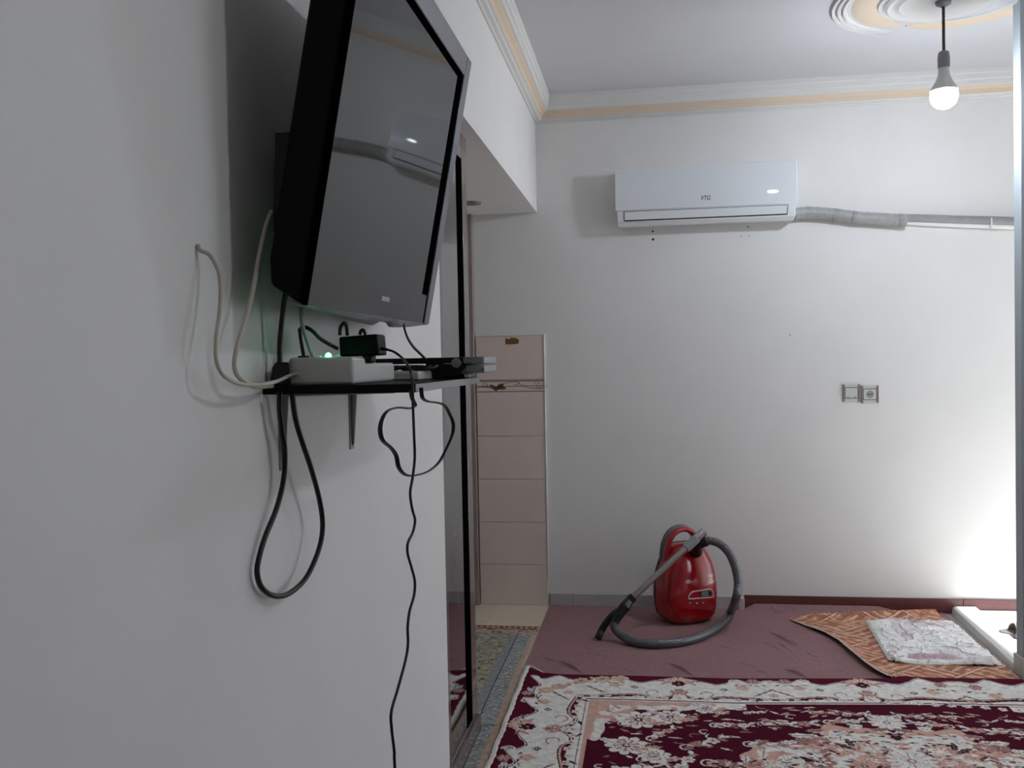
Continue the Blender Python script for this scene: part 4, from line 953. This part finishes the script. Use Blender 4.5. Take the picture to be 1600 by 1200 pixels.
stripe = np.where(par_ > 0, np.sin(uu1 * 2 * np.pi * 3.5 + 2.5 * vnoise(MXg, MYg, 35, 14)), np.sin(uu2 * 2 * np.pi * 3.5 + 2.5 * vnoise(MXg, MYg, 37, 14)))
c[(stripe > 0.80) & (vnoise(MXg, MYg, 36, 16) > 0.35)] = (222, 182, 158); c[(stripe < -0.85)] = (160, 102, 78)
c[(d1 < 0.030)] = (228, 194, 172); c[(d2 < 0.030)] = (222, 186, 164)
c[(np.abs(d1 - 0.06) < 0.014) | (np.abs(d2 - 0.06) < 0.014)] = (140, 86, 64)
vm = colour_grid('velour_mat', MXg, MYg, MZ, c, M['mat'])
tag(vm, 'crumpled orange-brown velour mat with a curled left edge on the carpet', 'mat')
mb = MB(); rings = []
for i in range(0, nv_, 3):
    p = Vector((MXg[i, 0], MYg[i, 0], MZ[i, 0])); q = Vector((MXg[i, 6], MYg[i, 6], MZ[i, 6]))
    rings.append([p, p - Vector((0, 0, 0.0045)), q - Vector((0, 0, 0.006)), q - Vector((0, 0, 0.002))])
mb.rings(rings); mb.build('backing', M['matback'], vm, smooth=True)
mb = MB(); mb.tube([(MXg[i, 0], MYg[i, 0], MZ[i, 0] - 0.001) for i in range(0, nv_, 5)], 0.0032, 6, 0); mb.build('hem', M['rugedge'], vm, smooth=True)

# pale towelling mat on top
tc_ = [atZ(px, py, 0.022) for px, py in ((1353, 968), (1391, 1033), (1566, 1037), (1488, 970))]
nv_, nu_ = 190, 150
UU, VV = np.meshgrid(np.linspace(0, 1, nu_), np.linspace(0, 1, nv_))
def bil(k_): return (np.array(tc_[1])[k_] * (1 - UU) + np.array(tc_[2])[k_] * UU) * (1 - VV) + (np.array(tc_[0])[k_] * (1 - UU) + np.array(tc_[3])[k_] * UU) * VV
TX, TY = bil(0), bil(1)
cu, cv = np.minimum(UU, 1 - UU), np.minimum(VV, 1 - VV)
pull = np.clip(0.05 - UU, 0, 1) * np.clip(0.05 - VV, 0, 1) * 20
TX = TX + pull * 0.5; TY = TY + pull * 0.5 + 0.006 * np.sin(UU * 14) * np.clip(1 - VV * 8, 0, 1)
rel = vnoise(TX, TY, 41, 16) * 0.6 + vnoise(TX * 1.0, TY * 1.6, 42, 34) * 0.4
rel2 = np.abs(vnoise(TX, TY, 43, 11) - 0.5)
TZ = 0.016 + 0.016 * rel + 0.009 * np.exp(-(rel2 / 0.03) ** 2) + 0.006 * np.clip(np.sin(UU * 9 + 1), 0, 1) * np.clip(1 - VV * 7, 0, 1)
ed = np.minimum(cu * 0.46, cv * 0.68)
TZ = TZ - 0.009 * np.clip(1 - ed / 0.006, 0, 1)
c = np.zeros(UU.shape + (3,)); c[:] = (248, 246, 244)
m1 = vnoise(TX, TY, 44, 9)
c[m1 > 0.66] = (234, 226, 230); c[m1 < 0.24] = (236, 237, 231)
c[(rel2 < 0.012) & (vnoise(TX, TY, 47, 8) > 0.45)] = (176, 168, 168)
for sd_, sc_, lw_ in ((51, 15, 0.016), (52, 21, 0.020), (53, 12, 0.012)):
    nn = np.abs(vnoise(TX, TY * 1.5, sd_, sc_) - 0.5)
    c[(nn < lw_) & (vnoise(TX, TY, sd_ + 5, 10) > 0.35)] = (222, 214, 214)
    TZ = TZ + 0.004 * np.exp(-(nn / 0.04) ** 2) * (ed > 0.008)
c[(np.abs(VV - 0.10) < 0.05) & (vnoise(TX, TY, 45, 10) > 0.55)] = (206, 178, 186)
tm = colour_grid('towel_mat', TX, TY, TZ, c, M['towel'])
tag(tm, 'wrinkled pale towelling mat lying on the orange-brown mat', 'mat')
mb = MB(); bd = []
for i in range(0, nu_, 4): bd.append((0, i))
for i in range(0, nv_, 4): bd.append((i, nu_ - 1))
for i in range(nu_ - 1, -1, -4): bd.append((nv_ - 1, i))
for i in range(nv_ - 1, -1, -4): bd.append((i, 0))
mb.tube([(TX[i], TY[i], TZ[i] - 0.002) for i, j in []] or [(TX[i, j], TY[i, j], TZ[i, j] - 0.001) for i, j in bd + [bd[0]]], 0.004, 6, 0); mb.build('hem', M['rugedge'], tm, smooth=True)

# sandal on the landing beyond the threshold
sp = atZ(1564, 994, 0.024)
sd = thing('sandal', 'taupe slide sandal on the sunlit white landing beyond the threshold', 'sandal', tuple(sp))
sx0 = sp.x - 0.004
def sole(z0, z1, grow=0.0):
    pts = []
    for t in np.linspace(0, 2 * math.pi, 30)[:-1]:
        uu = math.cos(t); hwid = (0.046 + 0.006 * math.cos(t)) + grow
        pts.append((sx0 + 0.125 - 0.125 * uu * (1 + grow), sp.y + 0.01 + hwid * math.copysign(abs(math.sin(t)) ** 0.8, math.sin(t)), z0))
    return MB().prism(pts, (0, 0, z1 - z0))
sole(0.0225, 0.032).build('outsole', M['sandalblue'], sd, bevel=0.002)
sole(0.032, 0.047, 0.003).build('footbed', M['sandalsole'], sd, bevel=0.003)
mb = MB(); rings = []
for i in range(19):
    t = math.pi * i / 18; yy_ = sp.y + 0.01 - 0.053 * math.cos(t); zz_ = 0.034 + 0.052 * math.sin(t) ** 0.8
    ring = []
    for k_, (dx_, off) in enumerate(((0.055, 0), (0.135, 0.006), (0.135, 0.001), (0.055, -0.004))):
        ring.append((sx0 + dx_ + 0.012 * math.sin(t), yy_ + (0.004 if k_ > 1 else 0) * math.cos(t), zz_ + off))
    rings.append(ring)
mb.rings(rings); mb.build('strap', M['sandal'], sd, smooth=True, angle=50)
